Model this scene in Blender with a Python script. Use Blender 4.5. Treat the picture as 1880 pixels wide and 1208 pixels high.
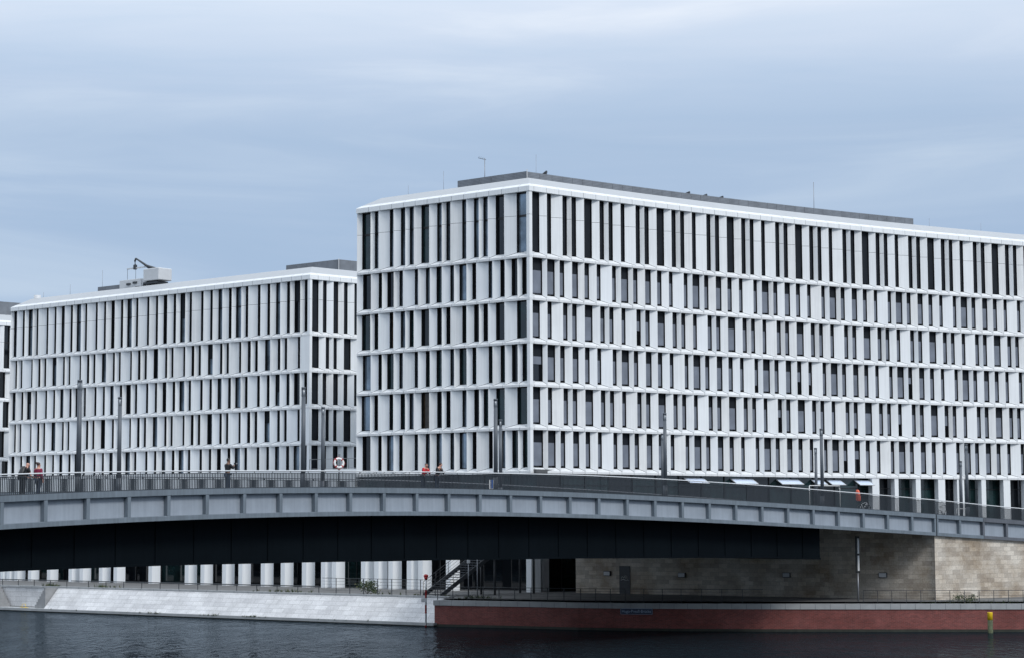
import bpy, bmesh, math, random
import numpy as np
from mathutils import Vector, Matrix
random.seed(7)
S = bpy.context.scene
for o in list(bpy.data.objects):
    bpy.data.objects.remove(o)
COL = S.collection
R = math.radians
# ------------------------------------------------------------------ camera
EYE = 7.3                                   # eye height above the water
cam = bpy.data.objects.new('camera', bpy.data.cameras.new('camera'))
COL.objects.link(cam)
cam.data.sensor_width = 36
cam.data.lens = 36 * 3796.76 / 1880
cam.data.clip_end = 6000
cam.matrix_world = (Matrix.Translation((0, 0, EYE)) @ Matrix.Rotation(R(90) + 0.09386, 4, 'X')
                    @ Matrix.Rotation(-0.003737, 4, 'Z'))
S.camera = cam
# ------------------------------------------------------------------ sun, sky, exposure
SUN_DIR = Vector((0.45, -0.58, 0.68)).normalized()
sun = bpy.data.objects.new('sun', bpy.data.lights.new('sun', 'SUN'))
COL.objects.link(sun)
sun.data.energy = 1.8
sun.data.angle = R(14)
sun.data.color = (1.0, 0.975, 0.945)
sun.rotation_euler = SUN_DIR.to_track_quat('Z', 'Y').to_euler()
W = bpy.data.worlds.new('World')
S.world = W
W.use_nodes = True
nt = W.node_tree
nt.nodes.clear()


def N(tree, typ, **kw):
    n = tree.nodes.new(typ)
    for k, v in kw.items():
        setattr(n, k, v)
    return n


def ramp(tree, stops, interp='LINEAR'):
    n = tree.nodes.new('ShaderNodeValToRGB')
    n.color_ramp.interpolation = interp
    el = n.color_ramp.elements
    while len(el) > 1:
        el.remove(el[-1])
    el[0].position = stops[0][0]
    el[0].color = (*stops[0][1], 1)
    for p, c in stops[1:]:
        e = el.new(p)
        e.color = (*c, 1)
    return n


out = N(nt, 'ShaderNodeOutputWorld')
bg = N(nt, 'ShaderNodeBackground')
bg.inputs['Strength'].default_value = 0.1
sky = N(nt, 'ShaderNodeTexSky', sky_type='NISHITA')
sky.sun_disc = False
sky.sun_elevation = math.asin(SUN_DIR.z)
sky.sun_rotation = math.atan2(SUN_DIR.x, SUN_DIR.y)
tc = N(nt, 'ShaderNodeTexCoord')
sep = N(nt, 'ShaderNodeSeparateXYZ')
nt.links.new(tc.outputs['Generated'], sep.inputs[0])
# the overcast: brightness of the cloud deck against height above the horizon
base = ramp(nt, [(0.0, (3.95, 5.1, 6.9)), (0.07, (4.0, 5.3, 7.35)), (0.13, (4.05, 5.35, 7.35)), (0.185, (4.5, 5.8, 7.7)), (0.215, (5.8, 7.0, 8.75)),
                 (0.245, (7.8, 8.75, 10.1)), (0.36, (9.4, 10.6, 12.2)), (0.6, (12.0, 13.5, 15.3)), (1.0, (14.0, 15.8, 17.8))])
nt.links.new(sep.outputs['Z'], base.inputs[0])
mp = N(nt, 'ShaderNodeMapping')
mp.inputs['Scale'].default_value = (2.6, 2.6, 22)
mp.inputs['Rotation'].default_value = (0, R(-3), R(20))
mp.inputs['Location'].default_value = (3.1, 1.7, 0.6)
nt.links.new(tc.outputs['Generated'], mp.inputs[0])
no = N(nt, 'ShaderNodeTexNoise')
no.inputs['Scale'].default_value = 1.5
no.inputs['Detail'].default_value = 8
no.inputs['Roughness'].default_value = 0.54
no.inputs['Distortion'].default_value = 0.5
nt.links.new(mp.outputs[0], no.inputs[0])
mod = ramp(nt, [(0.30, (0.90, 0.935, 0.965)), (0.5, (1.01, 1.0, 1.0)), (0.60, (1.13, 1.085, 1.045)), (0.72, (1.30, 1.20, 1.10))])
nt.links.new(no.outputs['Fac'], mod.inputs[0])
mul = N(nt, 'ShaderNodeMix', data_type='RGBA', blend_type='MULTIPLY')
mul.inputs[0].default_value = 1
nt.links.new(base.outputs[0], mul.inputs[6])
nt.links.new(mod.outputs[0], mul.inputs[7])
mx = N(nt, 'ShaderNodeMix', data_type='RGBA')
mx.inputs[0].default_value = 0.86
nt.links.new(sky.outputs[0], mx.inputs[6])
nt.links.new(mul.outputs[2], mx.inputs[7])
nt.links.new(mx.outputs[2], bg.inputs[0])
nt.links.new(bg.outputs[0], out.inputs[0])
S.view_settings.view_transform = 'Standard'
S.view_settings.look = 'None'
S.view_settings.gamma = 1
S.view_settings.exposure = 0.0

# ------------------------------------------------------------------ materials
MATS = {}


def mat(name, col, rough=0.6, metal=0.0, spec=0.5, var=0.0, vscale=3.0, streak=0.0, bump=0.0, bscale=40.0, emit=None, coat=0.0):
    m = bpy.data.materials.new(name)
    m.use_nodes = True
    t = m.node_tree
    p = t.nodes['Principled BSDF']
    p.inputs['Base Color'].default_value = (*col, 1)
    p.inputs['Roughness'].default_value = rough
    p.inputs['Metallic'].default_value = metal
    p.inputs['Specular IOR Level'].default_value = spec
    p.inputs['Coat Weight'].default_value = coat
    tcn = N(t, 'ShaderNodeTexCoord')
    if var or streak:
        n1 = N(t, 'ShaderNodeTexNoise')
        n1.inputs['Scale'].default_value = vscale
        n1.inputs['Detail'].default_value = 6
        n1.inputs['Roughness'].default_value = 0.6
        t.links.new(tcn.outputs['Object'], n1.inputs[0])
        r1 = ramp(t, [(0.3, (1 - var,) * 3), (0.7, (1 + var * 0.6,) * 3)])
        t.links.new(n1.outputs['Fac'], r1.inputs[0])
        last = r1.outputs[0]
        if streak:
            mpn = N(t, 'ShaderNodeMapping')
            mpn.inputs['Scale'].default_value = (7, 7, 0.25)
            t.links.new(tcn.outputs['Object'], mpn.inputs[0])
            n2 = N(t, 'ShaderNodeTexNoise')
            n2.inputs['Scale'].default_value = 1.0
            n2.inputs['Detail'].default_value = 4
            t.links.new(mpn.outputs[0], n2.inputs[0])
            r2 = ramp(t, [(0.38, (1 - streak,) * 3), (0.62, (1, 1, 1))])
            t.links.new(n2.outputs['Fac'], r2.inputs[0])
            mm = N(t, 'ShaderNodeMix', data_type='RGBA', blend_type='MULTIPLY')
            mm.inputs[0].default_value = 1
            t.links.new(last, mm.inputs[6])
            t.links.new(r2.outputs[0], mm.inputs[7])
            last = mm.outputs[2]
        mm = N(t, 'ShaderNodeMix', data_type='RGBA', blend_type='MULTIPLY')
        mm.inputs[0].default_value = 1
        mm.inputs[6].default_value = (*col, 1)
        t.links.new(last, mm.inputs[7])
        t.links.new(mm.outputs[2], p.inputs['Base Color'])
    if bump:
        n3 = N(t, 'ShaderNodeTexNoise')
        n3.inputs['Scale'].default_value = bscale
        n3.inputs['Detail'].default_value = 4
        t.links.new(tcn.outputs['Object'], n3.inputs[0])
        b = N(t, 'ShaderNodeBump')
        b.inputs['Strength'].default_value = bump
        b.inputs['Distance'].default_value = 0.02
        t.links.new(n3.outputs['Fac'], b.inputs['Height'])
        t.links.new(b.outputs[0], p.inputs['Normal'])
    if emit:
        p.inputs['Emission Color'].default_value = (*emit[0], 1)
        p.inputs['Emission Strength'].default_value = emit[1]
    MATS[name] = m
    return m


def brick_mat(name, c1, c2, mortar, bw, bh, ms, rough=0.8, stain=None, patch=0.25, pscale=0.35, bumpd=0.01):
    """masonry on UV (metres along the wall, metres up)"""
    m = mat(name, c1, rough)
    t = m.node_tree
    p = t.nodes['Principled BSDF']
    uv = N(t, 'ShaderNodeUVMap')
    br = N(t, 'ShaderNodeTexBrick')
    br.inputs['Color1'].default_value = (*c1, 1)
    br.inputs['Color2'].default_value = (*c2, 1)
    br.inputs['Mortar'].default_value = (*mortar, 1)
    br.inputs['Scale'].default_value = 1
    br.inputs['Mortar Size'].default_value = ms
    br.inputs['Mortar Smooth'].default_value = 0.3
    br.inputs['Brick Width'].default_value = bw
    br.inputs['Row Height'].default_value = bh
    t.links.new(uv.outputs[0], br.inputs[0])
    n = N(t, 'ShaderNodeTexNoise')
    n.inputs['Scale'].default_value = pscale
    n.inputs['Detail'].default_value = 6
    n.inputs['Roughness'].default_value = 0.65
    t.links.new(uv.outputs[0], n.inputs[0])
    r = ramp(t, [(0.35, (1 - patch,) * 3 if stain is None else stain), (0.6, (1.05, 1.05, 1.05))])
    t.links.new(n.outputs['Fac'], r.inputs[0])
    mm = N(t, 'ShaderNodeMix', data_type='RGBA', blend_type='MULTIPLY')
    mm.inputs[0].default_value = 1
    t.links.new(br.outputs['Color'], mm.inputs[6])
    t.links.new(r.outputs[0], mm.inputs[7])
    n2 = N(t, 'ShaderNodeTexNoise')
    n2.inputs['Scale'].default_value = 9
    n2.inputs['Detail'].default_value = 5
    t.links.new(uv.outputs[0], n2.inputs[0])
    r2 = ramp(t, [(0.3, (0.86,) * 3), (0.7, (1.1,) * 3)])
    t.links.new(n2.outputs['Fac'], r2.inputs[0])
    m2 = N(t, 'ShaderNodeMix', data_type='RGBA', blend_type='MULTIPLY')
    m2.inputs[0].default_value = 1
    t.links.new(mm.outputs[2], m2.inputs[6])
    t.links.new(r2.outputs[0], m2.inputs[7])
    t.links.new(m2.outputs[2], p.inputs['Base Color'])
    b = N(t, 'ShaderNodeBump')
    b.inputs['Strength'].default_value = 0.5
    b.inputs['Distance'].default_value = bumpd
    b.invert = True
    t.links.new(br.outputs['Fac'], b.inputs['Height'])
    t.links.new(b.outputs[0], p.inputs['Normal'])
    return m


def slat_mat(name, c1, c2, pitch=0.085, metal=0.0, rough=0.6):
    m = mat(name, c1, rough, metal, 0.12)
    t = m.node_tree
    p = t.nodes['Principled BSDF']
    tcn = N(t, 'ShaderNodeTexCoord')
    w = N(t, 'ShaderNodeTexWave')
    w.wave_type = 'BANDS'
    w.bands_direction = 'Z'
    w.inputs['Scale'].default_value = 1.0 / (pitch * 20 / (2 * math.pi))
    w.inputs['Distortion'].default_value = 0.25
    w.inputs['Detail'].default_value = 1
    t.links.new(tcn.outputs['Object'], w.inputs[0])
    n = N(t, 'ShaderNodeTexNoise')
    n.inputs['Scale'].default_value = 0.8
    t.links.new(tcn.outputs['Object'], n.inputs[0])
    r = ramp(t, [(0.25, c2), (0.75, c1)])
    t.links.new(w.outputs['Fac'], r.inputs[0])
    r2 = ramp(t, [(0.3, (0.82,) * 3), (0.7, (1.12,) * 3)])
    t.links.new(n.outputs['Fac'], r2.inputs[0])
    mm = N(t, 'ShaderNodeMix', data_type='RGBA', blend_type='MULTIPLY')
    mm.inputs[0].default_value = 1
    t.links.new(r.outputs[0], mm.inputs[6])
    t.links.new(r2.outputs[0], mm.inputs[7])
    t.links.new(mm.outputs[2], p.inputs['Base Color'])
    return m


WHITE = mat('white_panel', (0.775, 0.80, 0.815), 0.55, var=0.04, vscale=0.35, streak=0.06)
WHITES = [WHITE, mat('white_panel_dull', (0.75, 0.775, 0.79), 0.55, var=0.05, vscale=0.5, streak=0.07), mat('white_panel_cool', (0.76, 0.79, 0.815), 0.55, var=0.04, vscale=0.3, streak=0.05), mat('white_panel_worn', (0.745, 0.76, 0.765), 0.6, var=0.06, vscale=0.7, streak=0.09)]
SILL = mat('white_sill', (0.68, 0.695, 0.705), 0.5, var=0.05, vscale=1.2, streak=0.05)
ROOFW = mat('roof_sheet', (0.37, 0.385, 0.40), 0.5, var=0.04, vscale=0.8)
JOINT = mat('joint', (0.10, 0.11, 0.12), 0.8)
GLASS_A = mat('glass_dark', (0.006, 0.008, 0.011), 0.03, spec=0.7)
GLASS_B = mat('glass_blue', (0.27, 0.335, 0.40), 0.03, metal=0.5, spec=0.8, var=0.75, vscale=0.35)
GLASS_C = mat('glass_green', (0.012, 0.030, 0.032), 0.03, spec=0.8, var=0.7, vscale=0.7)
GLASS_D = mat('glass_warm', (0.05, 0.035, 0.022), 0.05, spec=0.5, var=0.7, vscale=1.5)
BLACK = mat('black_frame', (0.010, 0.011, 0.013), 0.45)
BLIND_L = slat_mat('blind_grey', (0.245, 0.275, 0.33), (0.115, 0.13, 0.158))
BLIND_D = slat_mat('blind_dark', (0.022, 0.028, 0.036), (0.008, 0.009, 0.012))
LOUVRE = slat_mat('louvre_grey', (0.225, 0.245, 0.275), (0.14, 0.155, 0.175), 0.12)
ROOFDK = mat('roof_felt', (0.16, 0.165, 0.17), 0.9, var=0.2)
STEEL_F = mat('bridge_frame', (0.155, 0.188, 0.220), 0.45, var=0.14, vscale=0.8, streak=0.16)
STEEL_P = mat('bridge_panel', (0.285, 0.325, 0.375), 0.5, var=0.10, vscale=0.9, streak=0.09)
STEEL_W = mat('bridge_frame_warm', (0.105, 0.115, 0.135), 0.5, var=0.14, vscale=0.8, streak=0.12)
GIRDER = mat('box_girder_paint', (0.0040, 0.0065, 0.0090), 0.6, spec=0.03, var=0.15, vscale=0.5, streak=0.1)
RAILB = mat('baluster_paint', (0.030, 0.037, 0.045), 0.5)
HANDR = mat('handrail_steel', (0.62, 0.63, 0.64), 0.35, metal=0.35)
CONC = mat('concrete', (0.27, 0.275, 0.28), 0.85, var=0.2, vscale=1.2, bump=0.3)
CONCD = mat('dark_concrete', (0.10, 0.105, 0.11), 0.9, var=0.25, vscale=0.7)
ASPH = mat('asphalt', (0.055, 0.056, 0.06), 0.9, var=0.2, vscale=2)
PAVE = mat('paving', (0.13, 0.13, 0.13), 0.85, var=0.25, vscale=0.6)
GROUND = mat('ground_mix', (0.16, 0.16, 0.15), 0.95, var=0.3, vscale=0.2)
LAMPP = mat('lamp_paint', (0.075, 0.088, 0.105), 0.45, var=0.08, vscale=3)
LAMPG = mat('lamp_glass', (0.30, 0.33, 0.36), 0.12, spec=0.7)
REVET = brick_mat('embankment_stone', (0.63, 0.63, 0.635), (0.52, 0.52, 0.53), (0.30, 0.30, 0.30), 1.25, 0.42, 0.012, stain=(0.80, 0.80, 0.80), pscale=0.5)
SAND = brick_mat('sandstone', (0.62, 0.57, 0.495), (0.40, 0.36, 0.31), (0.28, 0.26, 0.235), 0.72, 0.31, 0.008, stain=(0.60, 0.52, 0.43), pscale=0.28)
REDB = brick_mat('red_brick', (0.235, 0.060, 0.050), (0.15, 0.040, 0.035), (0.20, 0.11, 0.10), 0.26, 0.085, 0.010, stain=(0.72, 0.62, 0.60), pscale=0.45, bumpd=0.006)
COPE = mat('coping_stone', (0.33, 0.34, 0.345), 0.8, var=0.15, vscale=1.5)
ALGAE = mat('waterline_algae', (0.022, 0.024, 0.016), 0.6, var=0.5, vscale=2)
REDP = mat('red_paint', (0.42, 0.020, 0.020), 0.45, var=0.2)
WHITEP = mat('white_paint', (0.74, 0.74, 0.73), 0.45, var=0.08)
YELLOW = mat('yellow_paint', (0.78, 0.52, 0.012), 0.5, var=0.1)
MOSS = mat('mossy_timber', (0.085, 0.10, 0.055), 0.9, var=0.5, vscale=5)
ORANGE = mat('orange_plastic', (0.72, 0.12, 0.06), 0.5, var=0.06)
GREYM = mat('grey_metal', (0.24, 0.25, 0.27), 0.4, metal=0.4)
PALEM = mat('pale_metal', (0.55, 0.565, 0.58), 0.45, var=0.05)
DARKM = mat('dark_metal', (0.035, 0.04, 0.047), 0.45)
SIGNB = mat('sign_blue', (0.018, 0.028, 0.060), 0.5)
SIGNT = mat('sign_text', (0.42, 0.52, 0.68), 0.5)
SKYB = mat('sign_bright_blue', (0.03, 0.12, 0.42), 0.5)
TILTG = mat('tilted_pane', (0.66, 0.75, 0.90), 0.12, spec=1.0)  # opaque pale blue put into the colour, in place of reflected sky
LEAF = mat('leaf', (0.032, 0.062, 0.022), 0.7, var=0.5, vscale=3)
LEAFB = mat('dry_leaf', (0.13, 0.13, 0.055), 0.8, var=0.4, vscale=3)
STEM = mat('stem', (0.06, 0.05, 0.035), 0.9)
SKIN = mat('skin_light', (0.50, 0.27, 0.20), 0.55)
SKIND = mat('skin_brown', (0.16, 0.085, 0.055), 0.55)
HAIRB = mat('hair_brown', (0.045, 0.022, 0.016), 0.6)
HAIRK = mat('hair_black', (0.010, 0.009, 0.009), 0.6)
TSHB = mat('cloth_black', (0.012, 0.013, 0.016), 0.85)
CRIM = mat('cloth_crimson', (0.20, 0.010, 0.045), 0.8, var=0.15)
REDC = mat('cloth_red', (0.50, 0.012, 0.025), 0.8, var=0.1)
NAVY = mat('cloth_navy', (0.02, 0.03, 0.055), 0.85)
DENIM = mat('cloth_denim', (0.035, 0.055, 0.09), 0.85, var=0.15)
BEIGE = mat('cloth_beige', (0.45, 0.40, 0.32), 0.85)

# water
WATER = mat('river_water', (0.010, 0.014, 0.017), 0.07, spec=0.5)
t = WATER.node_tree
p = t.nodes['Principled BSDF']
p.inputs['IOR'].default_value = 1.33
tcn = N(t, 'ShaderNodeTexCoord')
hs = []
for sc, rot, wgt in (((1.5, 0.42, 1), 6, 1.0), ((4.0, 1.2, 1), -10, 0.42), ((0.10, 0.06, 1), 15, 0.8)):
    mpn = N(t, 'ShaderNodeMapping')
    mpn.inputs['Scale'].default_value = sc
    mpn.inputs['Rotation'].default_value = (0, 0, R(rot))
    t.links.new(tcn.outputs['Object'], mpn.inputs[0])
    n = N(t, 'ShaderNodeTexNoise')
    n.inputs['Scale'].default_value = 1
    n.inputs['Detail'].default_value = 3
    n.inputs['Distortion'].default_value = 0.6
    t.links.new(mpn.outputs[0], n.inputs[0])
    mt = N(t, 'ShaderNodeMath', operation='MULTIPLY')
    mt.inputs[1].default_value = wgt
    t.links.new(n.outputs['Fac'], mt.inputs[0])
    hs.append(mt.outputs[0])
a1 = N(t, 'ShaderNodeMath', operation='ADD')
t.links.new(hs[0], a1.inputs[0])
t.links.new(hs[1], a1.inputs[1])
a2 = N(t, 'ShaderNodeMath', operation='ADD')
t.links.new(a1.outputs[0], a2.inputs[0])
t.links.new(hs[2], a2.inputs[1])
pn_ = N(t, 'ShaderNodeTexNoise')
pm_ = N(t, 'ShaderNodeMapping')
pm_.inputs['Scale'].default_value = (0.05, 0.028, 1)
t.links.new(tcn.outputs['Object'], pm_.inputs[0])
t.links.new(pm_.outputs[0], pn_.inputs[0])
pr_ = ramp(t, [(0.36, (0.35,) * 3), (0.62, (1.0,) * 3)])
t.links.new(pn_.outputs['Fac'], pr_.inputs[0])
bp = N(t, 'ShaderNodeBump')
bp.inputs['Distance'].default_value = 0.13
t.links.new(pr_.outputs[0], bp.inputs['Strength'])
t.links.new(a2.outputs[0], bp.inputs['Height'])
# murky body colour under a weakened, slightly blue surface reflection
t.nodes.remove(p)
df = N(t, 'ShaderNodeBsdfDiffuse')
df.inputs[0].default_value = (0.008, 0.013, 0.017, 1)
gl_ = N(t, 'ShaderNodeBsdfGlossy')
gl_.inputs['Roughness'].default_value = 0.05
gl_.inputs[0].default_value = (0.59, 0.67, 0.75, 1)
fr_ = N(t, 'ShaderNodeFresnel')
fr_.inputs['IOR'].default_value = 1.33
ms_ = N(t, 'ShaderNodeMixShader')
fm_ = N(t, 'ShaderNodeMath', operation='MULTIPLY')
fm_.inputs[1].default_value = 0.50
t.links.new(bp.outputs[0], gl_.inputs['Normal'])
t.links.new(bp.outputs[0], fr_.inputs['Normal'])
t.links.new(fr_.outputs[0], fm_.inputs[0])
t.links.new(fm_.outputs[0], ms_.inputs[0])
t.links.new(df.outputs[0], ms_.inputs[1])
t.links.new(gl_.outputs[0], ms_.inputs[2])
t.links.new(ms_.outputs[0], t.nodes['Material Output'].inputs[0])

# ------------------------------------------------------------------ mesh building
ORG = {}


class MB:
    def __init__(self):
        self.v, self.f, self.m, self.uv, self.mats, self.sm = [], [], [], [], [], []

    def mi(self, m):
        if m not in self.mats:
            self.mats.append(m)
        return self.mats.index(m)

    def face(self, pts, m, uv=None, smooth=False):
        i = len(self.v)
        self.v += [tuple(map(float, q)) for q in pts]
        self.f.append(tuple(range(i, i + len(pts))))
        self.m.append(self.mi(m))
        self.uv.append(uv or [(0, 0)] * len(pts))
        self.sm.append(smooth)
        return self

    def sweep(self, rings, m, caps=True, closed=True, smooth=False, uvf=None):
        n = len(rings[0])
        i0 = len(self.v)
        for r in rings:
            self.v += [tuple(map(float, q)) for q in r]
        k = self.mi(m)
        for j in range(len(rings) - 1):
            for a in range(n if closed else n - 1):
                b = (a + 1) % n
                self.f.append((i0 + j * n + a, i0 + j * n + b, i0 + (j + 1) * n + b, i0 + (j + 1) * n + a))
                self.m.append(k)
                self.sm.append(smooth)
                self.uv.append([(0, 0)] * 4)
        if caps and closed:
            for j in (0, len(rings) - 1):
                self.f.append(tuple(i0 + j * n + a for a in range(n)))
                self.m.append(k)
                self.sm.append(False)
                self.uv.append([(0, 0)] * n)
        return self

    def tube(self, pts, r, m, n=8, r2=None):
        pts = [Vector(q) for q in pts]
        rings = []
        for i, q in enumerate(pts):
            d = (pts[min(i + 1, len(pts) - 1)] - pts[max(i - 1, 0)]).normalized()
            u = d.cross(Vector((0, 0, 1)))
            u = Vector((1, 0, 0)) if u.length < 1e-3 else u.normalized()
            w = d.cross(u)
            rr = r if r2 is None else r + (r2 - r) * i / (len(pts) - 1)
            rings.append([q + (u * math.cos(2 * math.pi * k / n) + w * math.sin(2 * math.pi * k / n)) * rr for k in range(n)])
        return self.sweep(rings, m, smooth=True)

    def box(self, c, size, m, ax=(1, 0), bev=0):
        """box centred at c, x axis along ax in plan"""
        l = math.hypot(*ax)
        ux, uy = ax[0] / l, ax[1] / l
        hx, hy, hz = size[0] / 2, size[1] / 2, size[2] / 2
        P = lambda a, b, z: (c[0] + ux * a - uy * b, c[1] + uy * a + ux * b, c[2] + z)
        if bev <= 0:
            ring = lambda z: [P(-hx, -hy, z), P(hx, -hy, z), P(hx, hy, z), P(-hx, hy, z)]
            return self.sweep([ring(-hz), ring(hz)], m)
        b = bev
        ring = lambda z, k: [P(-hx + k, -hy, z), P(hx - k, -hy, z), P(hx, -hy + k, z), P(hx, hy - k, z), P(hx - k, hy, z), P(-hx + k, hy, z), P(-hx, hy - k, z), P(-hx, -hy + k, z)]
        sh = lambda rg: [(c[0] + (q[0] - c[0]) * (1 - b / max(hx, hy)), c[1] + (q[1] - c[1]) * (1 - b / max(hx, hy)), q[2]) for q in rg]
        return self.sweep([sh(ring(-hz, b)), ring(-hz + b, b), ring(hz - b, b), sh(ring(hz, b))], m)

    def ball(self, c, r, m, seg=10, sq=(1, 1, 1)):
        rings = []
        for i in range(1, seg):
            a = math.pi * i / seg
            rings.append([(c[0] + r * sq[0] * math.sin(a) * math.cos(2 * math.pi * k / seg), c[1] + r * sq[1] * math.sin(a) * math.sin(2 * math.pi * k / seg), c[2] - r * sq[2] * math.cos(a)) for k in range(seg)])
        return self.sweep(rings, m, smooth=True)

    def torus(self, c, R0, r, m, nrm=(0, 1, 0), n=28, k=10, a0=0, a1=2 * math.pi, cap=False):
        nrm = Vector(nrm).normalized()
        u = nrm.cross(Vector((0, 0, 1)))
        u = Vector((1, 0, 0)) if u.length < 1e-3 else u.normalized()
        w = u.cross(nrm)
        rings = []
        for i in range(n + 1):
            a = a0 + (a1 - a0) * i / n
            d = u * math.cos(a) + w * math.sin(a)
            q = Vector(c) + d * R0
            rings.append([q + (d * math.cos(2 * math.pi * j / k) + nrm * math.sin(2 * math.pi * j / k)) * r for j in range(k)])
        return self.sweep(rings, m, caps=cap, smooth=True)

    def build(self, name, parent=None, org=None):
        o3 = Vector((0, 0, 0))
        if parent is not None:
            o3 = ORG[parent.name]
        elif org is not None:
            o3 = Vector(org)
        me = bpy.data.meshes.new(name)
        me.from_pydata([(a - o3.x, b - o3.y, c - o3.z) for a, b, c in self.v], [], self.f)
        for m in self.mats:
            me.materials.append(m)
        me.polygons.foreach_set('material_index', self.m)
        me.polygons.foreach_set('use_smooth', self.sm)
        if any(u[0] != (0, 0) or u[1] != (0, 0) for u in self.uv):
            lay = me.uv_layers.new(name='UVMap')
            lay.data.foreach_set('uv', [x for u in self.uv for q in u for x in q])
        bm = bmesh.new()
        bm.from_mesh(me)
        bmesh.ops.remove_doubles(bm, verts=bm.verts, dist=1e-5)
        bmesh.ops.recalc_face_normals(bm, faces=bm.faces)
        bm.to_mesh(me)
        bm.free()
        o = bpy.data.objects.new(name, me)
        COL.objects.link(o)
        if parent is not None:
            o.parent = parent
            ORG[o.name] = o3
        else:
            o.location = o3
            ORG[o.name] = o3
        return o


def tag(o, label, cat, group=None):
    o['label'] = label
    o['category'] = cat
    if group:
        o['group'] = group
    return o


def thing(name, loc, label, cat, group=None, rz=0):
    o = bpy.data.objects.new(name, None)
    o.empty_display_size = 0.3
    COL.objects.link(o)
    o.location = loc
    o.rotation_euler.z = rz
    ORG[o.name] = Vector(loc) if rz == 0 else Vector((0, 0, 0))
    return tag(o, label, cat, group)


def local_thing(name, loc, rz, label, cat, group=None):
    """parts of this thing are built in its own local coordinates"""
    o = thing(name, loc, label, cat, group, rz)
    ORG[o.name] = Vector((0, 0, 0))
    return o


def copy_thing(o, loc, rz, label, group=None):
    r = o.copy()
    COL.objects.link(r)
    r.location = loc
    r.rotation_euler.z = rz
    r['label'] = label
    if group:
        r['group'] = group
    for ch in list(o.children):
        c = ch.copy()
        COL.objects.link(c)
        c.parent = r
        for g in list(ch.children):
            d = g.copy()
            COL.objects.link(d)
            d.parent = c
    return r


def structure(o):
    o['kind'] = 'structure'
    return o


# ------------------------------------------------------------------ plan geometry (metres)
ZP = 2.0                                    # promenade level
AL0, KF, BL = 0.8406, 0.0036795, 0.68479    # heading / curvature of the long facade, angle of the short one
C1 = np.array([1.4008, 162.13])
C2 = np.array([-18.8945, 192.2965])
DL = np.array([-math.cos(BL), math.sin(BL)])
NL = np.array([-math.sin(BL), -math.cos(BL)])
DR = np.array([math.sin(AL0), math.cos(AL0)])
NR = np.array([math.cos(AL0), -math.sin(AL0)])


def arc(c, al, k, s):
    if abs(k) < 1e-9:
        return c[0] + math.sin(al) * s, c[1] + math.cos(al) * s
    return c[0] + (-math.cos(al + k * s) + math.cos(al)) / k, c[1] + (math.sin(al + k * s) - math.sin(al)) / k


def Rp(s, o, z):
    x, y = arc(C1, AL0, KF, s)
    a = AL0 + KF * s
    return (x + math.cos(a) * o, y - math.sin(a) * o, z)


def lin(C, d, n):
    return lambda s, o, z: (C[0] + d[0] * s + n[0] * o, C[1] + d[1] * s + n[1] * o, z)


Lp = lin(C1, DL, NL)
L2p = lin(C2, DL, NL)
R2p = lin(C2, DR, NR)
C3 = np.array([-57.6, 237.0]) - DR * 0.3
R3p = lin(C3, DR, NR)
BW = (0.9150, 0.0037696)
BX = (29.1785, 143.0)
BC = (0.55597, -2.46382, -0.40333, 0.81747, 0.13035)
PANEL = 2.45643


def bz(s):
    u = s / 50
    return EYE + sum(c * u ** i for i, c in enumerate(BC))


def Bp(s, p, dz=0.0):
    """bridge: s along the near edge, p inward from it, dz above the edge profile"""
    a = BW[0] + BW[1] * s
    x, y = arc(BX, BW[0], BW[1], s)
    return (x - math.cos(a) * p, y + math.sin(a) * p, bz(s) + dz)


def lerp_tab(x, tab):
    if x <= tab[0][0]:
        return tab[0][1]
    for (a, u), (b, v) in zip(tab, tab[1:]):
        if x <= b:
            return u + (v - u) * (x - a) / (b - a)
    return tab[-1][1]


# ------------------------------------------------------------------ water and land
def bankpt(s, perp, z):
    return Lp(s, perp, z)


PE = 12.2                                   # bank edge, metres out from the short facade line
QUAY = [(-5.65, 150.0), (-0.1, 147.1), (4.5, 144.3), (7.6, 143.1), (11.4, 142.1), (16.9, 141.05), (25.5, 140.1), (34.2, 139.4), (60, 138.2), (420, 120)]
mb = MB()
mb.face([(-900, -300, 0), (900, -300, 0), (900, 900, 0), (-900, 900, 0)], WATER)
structure(mb.build('water'))

edge = [bankpt(s, PE - 0.35, ZP) for s in (700, 300, 60, 20, -1.6)] + [(x, y + 0.4, ZP) for x, y in QUAY]
mb = MB()
mb.face(edge + [(900, 130, ZP), (3000, 3000, ZP), (-3000, 3000, ZP)], PAVE)
structure(mb.build('promenade'))
mb = MB()
far = [Lp(60, -14, ZP + 0.004), Lp(-1, -14, ZP + 0.004), Rp(60, -20, ZP + 0.004), (800, 260, ZP + 0.004), (2900, 2900, ZP + 0.004), (-2900, 2900, ZP + 0.004), Lp(700, -14, ZP + 0.004)]
mb.face(far, GROUND)
structure(mb.build('ground'))

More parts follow.
